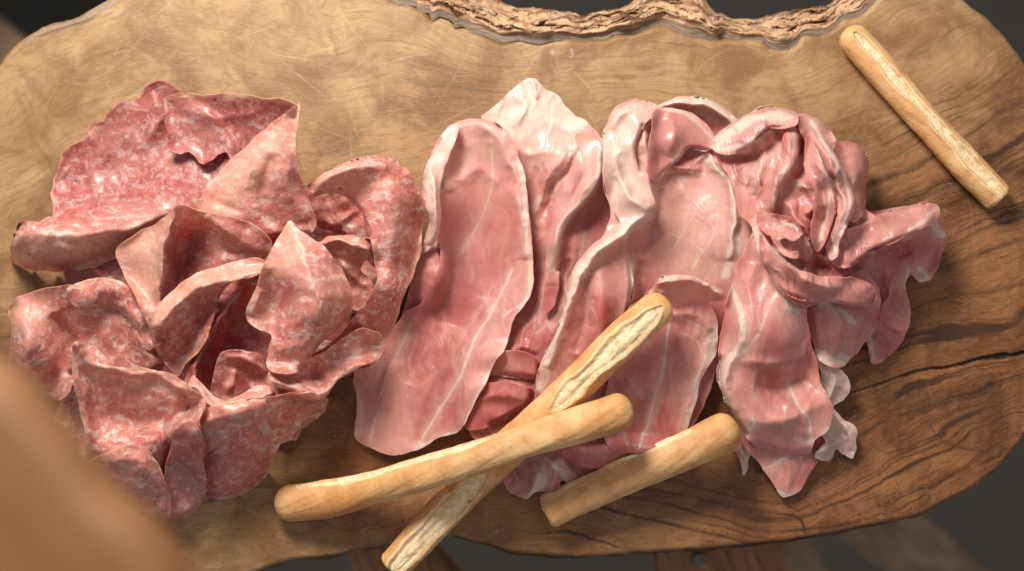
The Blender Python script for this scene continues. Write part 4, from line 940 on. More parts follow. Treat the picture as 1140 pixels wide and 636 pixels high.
# crumpled top of right bundle
def FR(outline, H, folds, fat, ridges):
    return patch(outline, H, step=1.4, folds=[(f[0], min(f[1], 5), .11) for f in folds], fat=[(f[0], f[1] * .62, .8) for f in fat], pale=[(outline, .3)], ridges=ridges, noise=(.05, 24), gap=.03, rag=1.7, lift=.05, wr=[(70, .026, 13, 44)])
ham([patch([(791, 164), (796, 152), (808, 142), (822, 132), (838, 124), (855, 119), (872, 122), (888, 127), (900, 127), (914, 134), (924, 145), (932, 158), (944, 158), (956, 162), (965, 175), (966, 192), (963, 210), (964, 232), (978, 242), (1002, 250), (1020, 246), (1036, 240), (1030, 256), (1008, 268), (985, 278), (965, 288), (948, 300), (972, 318), (975, 335), (950, 342), (920, 335), (898, 342), (875, 330), (855, 305), (842, 275), (836, 250), (824, 240), (818, 215), (808, 190), (798, 176)],
    [(795, 160, .65), (830, 130, .75), (875, 124, .8), (920, 145, .8), (960, 165, .6), (964, 200, .6), (965, 235, .8), (1030, 245, .85), (1000, 262, .88), (950, 295, 1.05), (970, 325, .85), (900, 335, 1.0), (860, 300, .95), (835, 250, .85), (815, 200, .7), (860, 180, 1.0), (900, 190, 1.25), (880, 240, 1.25), (920, 240, 1.3), (940, 200, 1.0), (900, 290, 1.15), (850, 150, .9)], step=1.4,
    ridges=[([(796, 158), (820, 165), (838, 158), (860, 140), (882, 132)], .15, 8), ([(800, 168), (830, 178), (850, 170), (870, 150)], -.12, 7), ([(888, 130), (880, 155), (886, 180), (870, 205), (862, 235)], .22, 7), ([(905, 135), (912, 165), (935, 190), (948, 220), (945, 240), (932, 262), (930, 280)], .26, 8), ([(896, 150), (898, 180), (890, 200)], -.2, 8),
        ([(890, 205), (905, 212), (910, 228), (895, 235)], .2, 6), ([(868, 225), (885, 240), (900, 262), (890, 278)], .18, 6), ([(862, 250), (870, 262), (888, 268), (892, 255)], .14, 4), ([(920, 200), (915, 230), (925, 260), (918, 285)], -.3, 10), ([(932, 270), (940, 290), (960, 285), (1000, 268), (1034, 246)], .12, 6), ([(940, 165), (955, 180), (952, 215)], .14, 11), ([(930, 160), (940, 200), (950, 225)], -.14, 6), ([(850, 270), (880, 300), (920, 315), (940, 300)], .16, 7), ([(860, 290), (890, 318), (930, 328)], -.12, 7), ([(905, 290), (925, 300)], -.2, 7), ([(842, 150), (848, 180), (840, 220)], .1, 7), ([(826, 190), (838, 215), (845, 250)], -.08, 7), ([(900, 300), (905, 330)], .1, 6), ([(940, 320), (965, 330)], .1, 6), ([(960, 255), (990, 258)], .05, 10)],
    folds=[([(796, 152), (808, 142), (822, 132), (838, 124), (855, 119), (872, 122), (888, 127), (900, 127), (914, 134), (924, 145)], 9, .3), ([(944, 158), (956, 162), (965, 175), (966, 192), (963, 210)], 12, .35)],
    fat=[([(886, 132), (879, 155), (882, 180), (866, 210), (858, 240)], 4.5, .8), ([(908, 140), (915, 165), (938, 190), (948, 218), (944, 240), (932, 265)], 5.5, .9), ([(862, 255), (872, 264), (890, 268)], 3, .8), ([(860, 275), (882, 300), (915, 315)], 5, .7), ([(890, 206), (908, 214), (908, 230)], 3, .7), ([(1030, 240), (1010, 258)], 5, .8), ([(840, 260), (855, 290), (870, 315)], 8, .85), ([(920, 320), (950, 335)], 3, .6), ([(985, 266), (995, 262)], 2, .8), ([(850, 180), (842, 205)], 4, .6)],
    fatarea=[([(788, 165), (800, 145), (840, 120), (885, 122), (870, 140), (845, 158), (830, 175), (800, 175)], .85)],
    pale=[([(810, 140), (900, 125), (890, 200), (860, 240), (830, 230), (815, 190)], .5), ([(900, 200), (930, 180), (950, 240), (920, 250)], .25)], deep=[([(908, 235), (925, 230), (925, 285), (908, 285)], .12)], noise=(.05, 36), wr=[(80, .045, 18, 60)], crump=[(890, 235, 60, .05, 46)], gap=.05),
    FR([(846, 262), (862, 278), (885, 296), (915, 308), (950, 308), (972, 318), (976, 330), (962, 342), (930, 338), (900, 335), (872, 325), (852, 300)], [(850, 268, .95), (885, 300, 1.05), (950, 312, 1.0), (970, 330, .85), (900, 332, .9), (920, 318, 1.1)], [([(900, 335), (872, 325), (852, 300)], 6), ([(976, 330), (962, 342), (930, 338)], 6)], [([(850, 266), (880, 294), (915, 306)], 4)], [([(870, 290), (900, 315), (940, 322)], .08, 8)]),
    FR([(932, 262), (958, 248), (985, 238), (1012, 229), (1030, 227), (1044, 231), (1042, 246), (1022, 258), (996, 268), (970, 280), (950, 296), (934, 298), (926, 282)], [(935, 265, 1.0), (985, 240, .9), (1042, 232, .85), (1020, 256, .9), (950, 294, 1.0), (980, 260, 1.02)], [([(958, 248), (985, 238), (1012, 229), (1030, 227)], 6), ([(1022, 258), (996, 268), (970, 280), (950, 296)], 5)], [([(1040, 232), (1030, 245), (1012, 256)], 4), ([(985, 266), (995, 262)], 2)], [([(940, 280), (975, 264), (1015, 246)], .07, 9), ([(950, 262), (985, 250)], -.04, 6)]),
    FR([(930, 160), (944, 157), (957, 162), (966, 176), (967, 196), (963, 216), (962, 238), (950, 246), (944, 225), (938, 200), (928, 180)], [(935, 162, .85), (960, 170, .8), (964, 215, .8), (950, 240, .95), (945, 195, 1.05)], [([(957, 162), (966, 176), (967, 196), (963, 216), (962, 238)], 10)], [], [([(945, 170), (952, 200), (952, 230)], .06, 9)]),
    FR([(884, 130), (893, 145), (890, 170), (880, 192), (868, 212), (862, 236), (866, 256), (854, 262), (842, 244), (844, 218), (856, 196), (868, 175), (872, 150)], [(884, 132, 1.0), (888, 170, 1.15), (864, 230, 1.12), (848, 230, .95), (870, 165, 1.1)], [([(893, 145), (890, 170), (880, 192), (868, 212), (862, 236)], 5)], [([(884, 135), (884, 168), (872, 195), (860, 230)], 3.5)], [([(880, 145), (878, 175), (862, 205), (852, 235)], .10, 6)]),
    FR([(888, 130), (904, 132), (916, 145), (926, 165), (940, 186), (950, 210), (952, 232), (944, 250), (936, 268), (934, 286), (924, 292), (918, 276), (926, 255), (932, 232), (926, 210), (912, 190), (902, 168), (894, 150)], [(890, 132, 1.05), (915, 150, 1.15), (945, 205, 1.25), (944, 248, 1.25), (926, 288, 1.1), (905, 165, 1.2), (925, 220, 1.35)], [([(916, 145), (926, 165), (940, 186), (950, 210), (952, 232), (944, 250)], 5)], [([(904, 136), (920, 165), (940, 195), (946, 225), (938, 255), (928, 285)], 4.5)], [([(900, 140), (916, 170), (934, 200), (940, 230), (928, 270)], .12, 6)]),
    FR([(900, 150), (908, 160), (917, 182), (927, 205), (930, 232), (922, 258), (910, 280), (902, 262), (905, 232), (900, 205), (896, 178)], [(902, 155, 1.1), (925, 205, 1.3), (920, 258, 1.15), (903, 230, 1.0), (898, 180, 1.0)], [([(917, 182), (927, 205), (930, 232), (922, 258)], 5)], [([(910, 165), (920, 195), (922, 235), (912, 268)], 3)], [([(908, 170), (918, 205), (918, 240)], .09, 6)]),
    FR([(858, 240), (872, 240), (886, 246), (898, 262), (906, 280), (900, 292), (886, 288), (872, 280), (860, 264)], [(862, 242, 1.08), (895, 262, 1.25), (900, 288, 1.1), (870, 270, 1.12)], [([(898, 262), (906, 280), (900, 292), (886, 288)], 5)], [([(862, 250), (874, 262), (890, 266)], 2.5)], [([(868, 248), (886, 262), (896, 280)], .07, 5), ([(864, 258), (880, 274)], .05, 4)]),
    FR([(862, 250), (872, 246), (886, 250), (892, 260), (884, 268), (874, 264), (868, 268), (876, 278), (890, 280), (888, 288), (872, 284), (862, 274), (858, 262)], [(862, 252, 1.2), (888, 256, 1.28), (870, 266, 1.2), (888, 284, 1.2)], [([(872, 246), (886, 250), (892, 260)], 3)], [([(864, 254), (876, 250), (888, 256)], 2.5)], []),
    FR([(790, 165), (796, 152), (808, 142), (822, 132), (838, 124), (855, 119), (872, 121), (888, 127), (886, 138), (872, 142), (858, 142), (846, 150), (836, 162), (822, 170), (806, 172)], [(795, 160, .72), (830, 132, .8), (880, 126, .9), (870, 140, 1.0), (835, 160, .95), (810, 168, .85)], [([(796, 152), (808, 142), (822, 132), (838, 124), (855, 119), (872, 121)], 7), ([(872, 142), (858, 142), (846, 150), (836, 162), (822, 170)], 5)], [([(792, 165), (810, 150), (840, 132), (880, 130)], 11), ([(806, 166), (830, 160), (850, 145)], 7)], [([(800, 160), (825, 148), (855, 132), (880, 132)], .10, 8)]),
    ],
    'crumpled ham slice with many small folds on top of the right bundle')
ZS[:] = [0.80, 0.95, 0.005, 0.8, 0.07]
# ------------------------------------------------------------------ salami slices, lowest first
def sal(patches, label, group='thin salami slices folded in a heap'):
    o = build_slice('salami_slice', patches, M_SAL, 'rind', 'rim', 0.6)
    return tag(o, label, 'salami slice', group)

# deep red slice low at the back, between the big upper left fold and the lower left slice
sal([patch([(68, 282), (100, 268), (160, 262), (230, 240), (300, 240), (380, 280), (420, 330), (410, 380), (370, 415), (320, 440), (260, 452), (200, 440), (130, 420), (85, 345), (74, 315)],
    [(75, 290, .15), (100, 330, .2), (160, 280, .3), (180, 350, .15), (230, 330, .2), (280, 400, .15), (220, 430, .15), (110, 300, .42), (135, 330, .2)],
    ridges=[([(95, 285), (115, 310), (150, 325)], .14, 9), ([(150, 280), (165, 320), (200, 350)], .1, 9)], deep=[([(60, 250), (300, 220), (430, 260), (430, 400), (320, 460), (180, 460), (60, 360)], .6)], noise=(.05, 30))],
    'dark red salami slice lowest in the heap, seen under the top left slice')
# recess behind the arched slice
sal([patch([(335, 225), (350, 212), (400, 205), (440, 230), (450, 280), (440, 340), (400, 350), (350, 330), (335, 280)],
    [(340, 230, .3), (370, 220, .35), (420, 240, .25), (360, 260, .12), (400, 300, .12), (420, 330, .2), (345, 300, .2)], ridges=[([(352, 240), (375, 250), (395, 235)], .1, 6), ([(360, 225), (390, 262)], .08, 5)], noise=(.07, 22))],
    'shaded salami slice deep in the hollow of the long arched slice')
# ragged pale end under the lower middle slice
sal([patch([(280, 440), (320, 432), (362, 442), (358, 462), (342, 474), (330, 488), (312, 492), (290, 485), (270, 470)],
    [(290, 450, .35), (350, 448, .35), (355, 460, .15), (320, 486, .1), (290, 480, .12)], rag=2.5, noise=(.04, 20), lit_tint=[([(300, 430), (365, 430), (360, 490), (300, 495)], .15)])],
    'small ragged salami piece on the wood, peeking from under the rolled front middle slice')
# lower left slice lying behind the standing front one
sal([patch([(78, 425), (66, 450), (54, 478), (50, 500), (58, 520), (82, 535), (110, 545), (135, 530), (130, 480), (115, 430)],
    [(78, 430, .75), (60, 470, .45), (54, 500, .25), (85, 530, .18), (120, 540, .2), (110, 450, .5), (95, 490, .3)], rims=[([(78, 425), (66, 450), (54, 478), (50, 500)], 2.2)], noise=(.05, 30), ridges=[([(75, 470), (72, 510)], .06, 8)])],
    'small wedge of salami at the lower left of the heap, half behind the front slice')
# lower left big slice with folds
sal([patch([(10, 345), (20, 330), (50, 321), (78, 319), (105, 318), (130, 312), (150, 325), (168, 348), (182, 380), (200, 400), (205, 425), (180, 440), (140, 445), (100, 420), (84, 408), (80, 430), (66, 446), (42, 442), (12, 436), (9, 400), (13, 372)],
    [(12, 345, .62), (45, 325, .72), (80, 322, .62), (14, 400, .55), (14, 434, .22), (60, 440, .18), (45, 390, .78), (80, 380, .32), (110, 340, .62), (150, 340, .55), (125, 375, .50), (160, 380, .60), (190, 420, .4), (110, 410, .4), (140, 430, .35)],
    ridges=[([(12, 350), (30, 362), (28, 400), (40, 438)], .16, 13), ([(85, 325), (98, 332), (112, 322), (135, 330), (160, 360)], .16, 8), ([(150, 345), (158, 380), (175, 410)], .13, 11), ([(60, 350), (85, 385), (82, 410)], -.14, 14), ([(110, 350), (105, 380), (125, 400)], -.1, 12)],
    folds=[([(10, 345), (9, 372), (12, 436)], 14, .25), ([(12, 436), (42, 442), (66, 446), (84, 408)], 9, .2)], lit_tint=[([(8, 335), (50, 335), (60, 370), (20, 380)], .35)], noise=(.06, 34)),
    patch([(74, 322), (92, 312), (116, 310), (138, 316), (158, 332), (172, 354), (176, 380), (164, 390), (152, 366), (136, 348), (116, 342), (96, 346), (80, 338)], [(76, 325, .6), (95, 313, .65), (138, 318, .75), (172, 356, .8), (165, 385, .6), (118, 338, .72), (150, 355, .85)], folds=[([(164, 390), (152, 366), (136, 348), (116, 342), (96, 346)], 7, .25)], rims=[([(92, 312), (116, 310), (138, 316), (158, 332)], 1.6)], noise=(.03, 26), gap=.04)],
    'wavy salami slice at the left edge of the heap, below the rolled top left slice')
# top left large slice with its near side rolled under
sal([patch([(56, 240), (57, 215), (62, 190), (72, 170), (84, 158), (96, 151), (106, 141), (116, 137), (124, 124), (140, 115), (152, 110), (162, 97), (178, 91), (195, 97), (206, 108), (235, 130), (262, 170), (262, 215), (235, 240), (205, 238), (190, 255), (160, 272), (128, 288), (95, 300), (62, 304), (34, 302), (12, 292), (13, 270), (22, 250)],
    [(60, 235, .55), (58, 200, .30), (85, 165, .2), (120, 130, .2), (175, 95, .28), (150, 150, .10), (110, 190, .12), (200, 160, .12), (160, 200, .22), (230, 200, .3), (95, 225, .45), (140, 225, .42), (20, 262, .92), (60, 258, .98), (110, 252, .95), (160, 245, .85), (200, 232, .6), (20, 290, .55), (60, 300, .5), (110, 292, .5), (170, 265, .5), (240, 150, .3)],
    ridges=[([(14, 262), (60, 262), (110, 258), (165, 248), (200, 232)], .10, 16), ([(70, 190), (100, 215), (150, 220)], -.08, 12), ([(170, 100), (180, 130), (150, 170)], .05, 9), ([(100, 150), (120, 180)], .05, 8), ([(60, 275), (95, 282)], .04, 5)],
    folds=[([(12, 292), (34, 302), (62, 304), (95, 300), (128, 288), (160, 272), (190, 255)], 24, .55), ([(22, 250), (13, 270), (12, 292)], 8, .25)], rims=[([(56, 240), (57, 215), (62, 190), (72, 170), (84, 158), (96, 151), (106, 141)], 2.4), ([(22, 250), (13, 270), (12, 292)], 1.8)],
    lit_tint=[([(15, 262), (60, 265), (130, 258), (190, 240), (150, 285), (60, 306), (10, 300)], .42)], rag=2.6, noise=(.04, 34), pale=[([(60, 230), (60, 160), (180, 80), (280, 150), (250, 225), (180, 228), (100, 235)], 1)])],
    'large salami slice at the top left, back edge ragged and front side rolled under')
# folded slice: flat mottled back flap and tall salmon triangle in front
sal([patch([(184, 108), (200, 104), (230, 105), (262, 105), (300, 109), (331, 116), (330, 128), (300, 150), (285, 172), (262, 185), (252, 168), (242, 172), (226, 182), (210, 170), (200, 172), (186, 164), (190, 150), (184, 135)],
    [(186, 110, .35), (200, 165, .2), (225, 178, .22), (240, 110, .6), (300, 112, 1.2), (330, 118, 1.5), (290, 150, .65), (250, 140, .38), (260, 180, .3)],
    rims=[([(184, 125), (185, 109), (230, 106), (262, 106), (300, 110), (331, 117)], 2.6)], rag=2.2, noise=(.03, 30), pale=[([(180, 100), (340, 100), (300, 160), (250, 190), (190, 180)], 1)], ridges=[([(195, 120), (240, 130), (290, 125)], .05, 10)], lift=.03),
    patch([(333, 115), (331, 140), (329, 165), (334, 195), (344, 222), (352, 250), (343, 262), (318, 264), (300, 266), (270, 262), (245, 255), (222, 242), (219, 230), (232, 208), (250, 185), (275, 162), (302, 138)],
    [(332, 116, 1.5), (329, 150, 1.45), (332, 190, 1.25), (350, 250, .9), (320, 262, .85), (270, 255, .95), (222, 236, .95), (250, 186, 1.0), (300, 140, 1.3), (290, 190, 1.32), (260, 220, 1.12), (310, 220, 1.15), (300, 245, 1.0)],
    ridges=[([(330, 118), (300, 165), (262, 212)], .05, 16), ([(325, 150), (322, 200), (340, 245)], .08, 10), ([(302, 170), (290, 215), (300, 250)], -.08, 12), ([(235, 215), (270, 240)], -.05, 9)], folds=[([(343, 262), (318, 264), (300, 266)], 8, .2)],
    rims=[([(334, 114), (331, 140), (329, 160)], 4.5), ([(302, 138), (275, 162), (250, 185), (232, 208)], 1.2)], lit_tint=[([(220, 230), (250, 185), (300, 145), (325, 130), (300, 200), (260, 235)], .62), ([(318, 118), (335, 116), (332, 170), (322, 160)], .5)], noise=(.03, 36), gap=.05)],
    'salami slice folded to a tall pointed triangle at the top of the heap')
# ridge slice in the middle left
sal([patch([(129, 280), (140, 268), (162, 254), (182, 243), (199, 229), (228, 236), (262, 243), (288, 254), (302, 272), (298, 292), (262, 302), (222, 318), (196, 338), (178, 360), (166, 362), (152, 335), (138, 305)],
    [(130, 280, .85), (165, 252, 1.0), (199, 230, 1.40), (188, 262, 1.22), (180, 300, 1.1), (172, 350, .85), (150, 310, .82), (152, 285, 1.0), (215, 262, .95), (205, 300, .8), (235, 250, 1.05), (265, 260, 1.15), (295, 275, 1.05), (250, 292, .85), (220, 315, .7)],
    ridges=[([(199, 229), (190, 258), (181, 292), (176, 350)], .22, 8, 1), ([(214, 255), (204, 285), (196, 325)], -.14, 11), ([(230, 240), (262, 262), (296, 285)], .1, 14), ([(240, 275), (280, 285)], -.07, 8)],
    rims=[([(129, 280), (140, 268), (162, 254), (182, 243), (199, 229), (228, 236)], 2.0)], lit_tint=[([(129, 280), (162, 255), (198, 231), (188, 265), (178, 300), (172, 350), (152, 330)], .62), ([(200, 232), (240, 238), (250, 255), (215, 250)], .4)], deep=[([(195, 260), (222, 255), (230, 290), (195, 330), (182, 330)], .45)], noise=(.03, 30))],
    'salami slice with a sharp upright crease in the centre left of the heap')
# loop slice: dark inner wall, U shaped lip and inner flap
sal([patch([(205, 435), (212, 400), (230, 360), (245, 330), (262, 312), (285, 318), (300, 350), (310, 400), (300, 440), (260, 452), (225, 450)],
    [(208, 430, .6), (230, 365, .7), (262, 318, .85), (290, 350, .7), (305, 420, .5), (250, 400, .3), (240, 430, .3), (280, 400, .4)],
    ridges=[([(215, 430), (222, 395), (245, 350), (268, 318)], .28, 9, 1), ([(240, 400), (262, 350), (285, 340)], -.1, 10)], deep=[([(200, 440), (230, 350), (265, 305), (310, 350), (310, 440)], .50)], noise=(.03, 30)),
    patch([(246, 394), (268, 390), (290, 396), (302, 410), (310, 430), (306, 446), (285, 440), (268, 418), (262, 430), (256, 450), (240, 452), (236, 425)],
    [(248, 396, .95), (290, 398, .9), (305, 430, .75), (240, 445, .8), (265, 412, .78), (285, 430, .5)], ridges=[([(250, 398), (270, 402), (300, 415)], .1, 6), ([(262, 412), (256, 440)], .1, 5)], noise=(.02, 24), gap=.05),
    patch([(210, 428), (215, 418), (224, 426), (236, 440), (250, 446), (268, 438), (285, 430), (302, 432), (308, 445), (285, 452), (262, 458), (240, 460), (222, 450), (212, 440)],
    [(212, 428, 1.1), (225, 440, 1.18), (240, 452, 1.22), (262, 450, 1.15), (300, 440, 1.0), (285, 440, 1.08)], ridges=[([(214, 430), (226, 442), (242, 452), (262, 448), (300, 440)], .12, 6, 1)], folds=[([(212, 440), (222, 450), (240, 460), (262, 458), (285, 452)], 6, .35)],
    rims=[([(214, 432), (228, 444), (242, 453), (262, 450), (300, 442)], 3.2)], lit_tint=[([(205, 420), (310, 425), (310, 462), (205, 462)], .3)], noise=(.015, 24), gap=.08)],
    'salami slice curled into an open loop with a pale orange lip, near the front')
# band that arches from left to centre
sal([patch([(165, 358), (170, 345), (190, 324), (212, 308), (234, 300), (262, 291), (290, 287), (297, 296), (285, 308), (262, 311), (244, 322), (240, 345), (232, 372), (222, 392), (206, 404), (198, 420), (182, 402), (170, 384)],
    [(166, 355, 1.1), (190, 325, 1.2), (225, 303, 1.25), (262, 292, 1.25), (290, 290, 1.2), (285, 306, 1.3), (250, 312, 1.42), (222, 322, 1.42), (195, 342, 1.36), (178, 360, 1.3), (240, 335, 1.0), (222, 350, .95), (225, 385, .7), (200, 415, .6), (178, 390, .95), (200, 380, .85)],
    ridges=[([(172, 366), (188, 346), (218, 322), (250, 312), (285, 304)], .10, 8, 1), ([(180, 360), (190, 400)], .07, 9)], folds=[([(165, 358), (170, 384), (182, 402)], 6, .2)],
    rims=[([(165, 358), (172, 343), (190, 324), (212, 308), (234, 300)], 1.5), ([(206, 404), (222, 392), (232, 372)], 1.5)], lit_tint=[([(166, 355), (190, 322), (235, 298), (295, 286), (285, 310), (240, 318), (195, 345), (172, 365)], .55)], deep=[([(215, 335), (245, 325), (238, 370), (212, 398)], .3)], noise=(.025, 30), gap=.06)],
    'salami slice bent like a band over a dark hollow, left of the bright centre slice')
# curled ragged bit inside the arch
sal([patch([(350, 272), (362, 263), (382, 260), (402, 263), (414, 272), (418, 286), (416, 298), (408, 290), (402, 300), (410, 308), (416, 318), (416, 332), (404, 345), (386, 338), (372, 312), (352, 292)],
    [(352, 272, .85), (380, 262, 1.05), (412, 276, 1.0), (405, 300, .75), (414, 325, .7), (380, 320, .7), (360, 290, .8), (385, 290, .95)],
    ridges=[([(355, 272), (382, 268), (410, 280)], .13, 7, 1), ([(372, 280), (390, 300), (410, 318)], .08, 6), ([(365, 285), (400, 292)], -.06, 5)], folds=[([(350, 272), (362, 263), (382, 260), (402, 263), (414, 272), (418, 286)], 7, .3)], lit_tint=[([(350, 262), (420, 262), (415, 300), (360, 300)], .35)], rag=3.2, noise=(.04, 16))],
    'small curled salami piece with a torn hole and ragged edge, inside the arched slice')
# large arched slice on the right of the heap
sal([patch([(340, 211), (350, 200), (366, 190), (386, 181), (410, 175), (432, 175), (450, 186), (462, 202), (470, 226), (471, 256), (466, 285), (458, 312), (448, 335), (440, 362), (428, 388), (414, 408), (396, 412), (378, 422), (368, 436), (357, 444), (338, 440), (315, 433), (298, 426), (300, 412), (322, 404), (345, 398), (365, 386), (385, 365), (398, 348), (412, 330), (420, 312), (418, 290), (412, 268), (406, 246), (396, 228), (380, 218), (362, 216), (346, 222)],
    [(342, 212, 1.0), (365, 196, 1.35), (400, 182, 1.45), (432, 178, 1.3), (400, 212, 1.12), (380, 214, 1.08), (460, 210, 1.05), (440, 220, 1.3), (412, 245, 1.12), (470, 250, .72), (440, 270, 1.15), (420, 290, 1.0), (460, 300, .62), (440, 320, .95), (420, 350, .85), (440, 360, .5), (400, 385, .72), (420, 400, .42), (360, 400, .85), (340, 410, .72), (375, 420, .62), (357, 440, .78), (320, 430, .78), (302, 420, .7), (350, 425, .45)],
    ridges=[([(345, 208), (370, 196), (402, 188), (430, 190)], .07, 10), ([(425, 200), (438, 240), (436, 290), (425, 330)], .07, 13), ([(300, 424), (330, 434), (357, 440), (372, 424), (410, 408)], .2, 6, 1), ([(395, 360), (380, 390), (350, 415)], -.08, 9), ([(400, 350), (400, 380), (380, 408)], .08, 6)],
    folds=[([(340, 211), (350, 200), (366, 190), (386, 181), (410, 175), (432, 175), (450, 186)], 10, .35), ([(346, 222), (362, 216), (380, 218), (396, 228), (406, 246), (412, 268)], 5, .2)],
    rims=[([(471, 250), (466, 285), (458, 312), (448, 335), (440, 362), (428, 388), (414, 408)], 1.5), ([(298, 426), (315, 433), (338, 441), (357, 444), (368, 436), (378, 422), (396, 412)], 2.4)], lit_tint=[([(342, 212), (365, 192), (405, 190), (410, 225), (380, 214), (350, 222)], .45)], deep=[([(400, 345), (430, 330), (440, 360), (410, 400), (370, 405), (370, 385)], .28)], noise=(.03, 40), gap=.05),
    patch([(298, 426), (301, 413), (322, 405), (345, 400), (366, 388), (386, 374), (404, 366), (424, 372), (428, 386), (414, 404), (396, 411), (378, 421), (367, 435), (357, 444), (338, 440), (315, 433)], [(300, 424, .95), (330, 425, 1.05), (357, 440, .95), (378, 415, .85), (414, 400, .65), (405, 370, .9), (366, 392, 1.0), (345, 415, .9), (388, 395, .9)], ridges=[([(302, 422), (330, 432), (357, 438), (374, 420), (405, 404)], .08, 6, 1), ([(350, 402), (352, 425)], -.06, 6), ([(385, 380), (380, 410)], .06, 7)], rims=[([(298, 426), (315, 433), (338, 441), (357, 444), (368, 436), (378, 422), (396, 412)], 2.6)], noise=(.03, 26), gap=.04)],
    'long salami slice arching over the right side of the heap, next to the ham')
# bright centre slice
sal([patch([(321, 247), (332, 256), (347, 266), (362, 276), (374, 290), (383, 306), (390, 322), (393, 340), (388, 354), (376, 366), (366, 374), (354, 386), (345, 400), (337, 412), (318, 417), (302, 412), (297, 404), (299, 386), (301, 374), (288, 366), (276, 356), (274, 344), (282, 330), (288, 312), (292, 296), (303, 278)],
    [(321, 248, 1.5), (300, 282, 1.5), (288, 315, 1.45), (275, 350, 1.25), (298, 370, 1.3), (300, 408, 1.15), (335, 412, 1.1), (350, 388, 1.3), (390, 345, 1.2), (375, 300, 1.4), (345, 268, 1.5), (330, 310, 1.66), (340, 350, 1.66), (312, 340, 1.4), (355, 330, 1.7), (365, 360, 1.45)],
    ridges=[([(322, 250), (340, 290), (358, 330), (350, 365), (330, 400)], .13, 17), ([(300, 300), (305, 330), (300, 372)], -.13, 11), ([(292, 320), (280, 350)], .08, 8), ([(375, 310), (385, 345)], .06, 8), ([(310, 395), (335, 380)], .04, 7)],
    folds=[([(388, 354), (376, 366), (366, 374), (354, 386), (345, 400), (337, 412)], 9, .3)], rims=[([(321, 247), (303, 278), (292, 296), (288, 312), (282, 330)], 1.3)], lit_tint=[([(321, 248), (345, 268), (330, 300), (300, 310), (276, 352), (290, 300)], .5), ([(340, 300), (385, 310), (385, 345), (350, 330)], .22)], deep=[([(313, 330), (318, 322), (327, 321), (324, 332), (317, 336)], 1.0)], noise=(.035, 34), gap=.08)],  # the hole is a dark red spot painted on the unbroken sheet
    'bright salami slice standing highest in the centre of the heap, with a painted dark hole')
# front middle slice
sal([patch([(185, 484), (196, 474), (212, 462), (232, 454), (262, 448), (292, 444), (318, 440), (345, 436), (358, 442), (350, 458), (338, 470), (328, 484), (315, 492), (306, 506), (298, 524), (285, 540), (262, 552), (240, 555), (228, 545), (226, 528), (220, 515), (208, 502), (192, 494)],
    [(186, 484, .95), (215, 462, 1.2), (262, 450, 1.3), (310, 444, 1.15), (350, 440, .85), (200, 495, .8), (240, 490, 1.15), (290, 480, 1.0), (330, 470, .65), (240, 540, .35), (280, 530, .35), (300, 510, .45), (225, 525, .42), (250, 520, .7)],
    ridges=[([(200, 478), (240, 464), (290, 456), (330, 448)], .10, 14), ([(300, 450), (285, 480), (292, 515)], -.07, 11), ([(325, 450), (308, 475), (300, 510)], .08, 9), ([(235, 500), (260, 515)], .04, 10)], folds=[([(298, 524), (285, 540), (262, 552), (240, 555), (228, 545)], 16, .35), ([(212, 462), (232, 454), (262, 448), (292, 444)], 8, .25)],
    rims=[([(185, 484), (192, 492), (204, 500)], 2.2), ([(262, 448), (292, 444)], 1.6)], lit_tint=[([(240, 452), (300, 444), (290, 460), (240, 468)], .4)], deep=[([(230, 510), (300, 500), (290, 560), (230, 560)], .30)], rag=1.8, noise=(.035, 32), gap=.06),
    patch([(185, 484), (196, 473), (214, 461), (236, 453), (262, 449), (290, 446), (300, 452), (285, 468), (262, 482), (240, 496), (222, 508), (206, 502), (192, 494)], [(187, 484, .95), (214, 462, 1.15), (262, 450, 1.3), (298, 452, 1.15), (270, 478, 1.15), (215, 503, .75), (235, 475, 1.25)], ridges=[([(200, 480), (240, 468), (285, 456)], .07, 10)], rims=[([(185, 484), (192, 494), (206, 502)], 2.5)], lit_tint=[([(190, 470), (290, 450), (240, 490), (200, 500)], .25)], noise=(.03, 26), rag=2.0, gap=.04)],
    'rolled salami slice at the front middle of the heap with a notched pale left end')
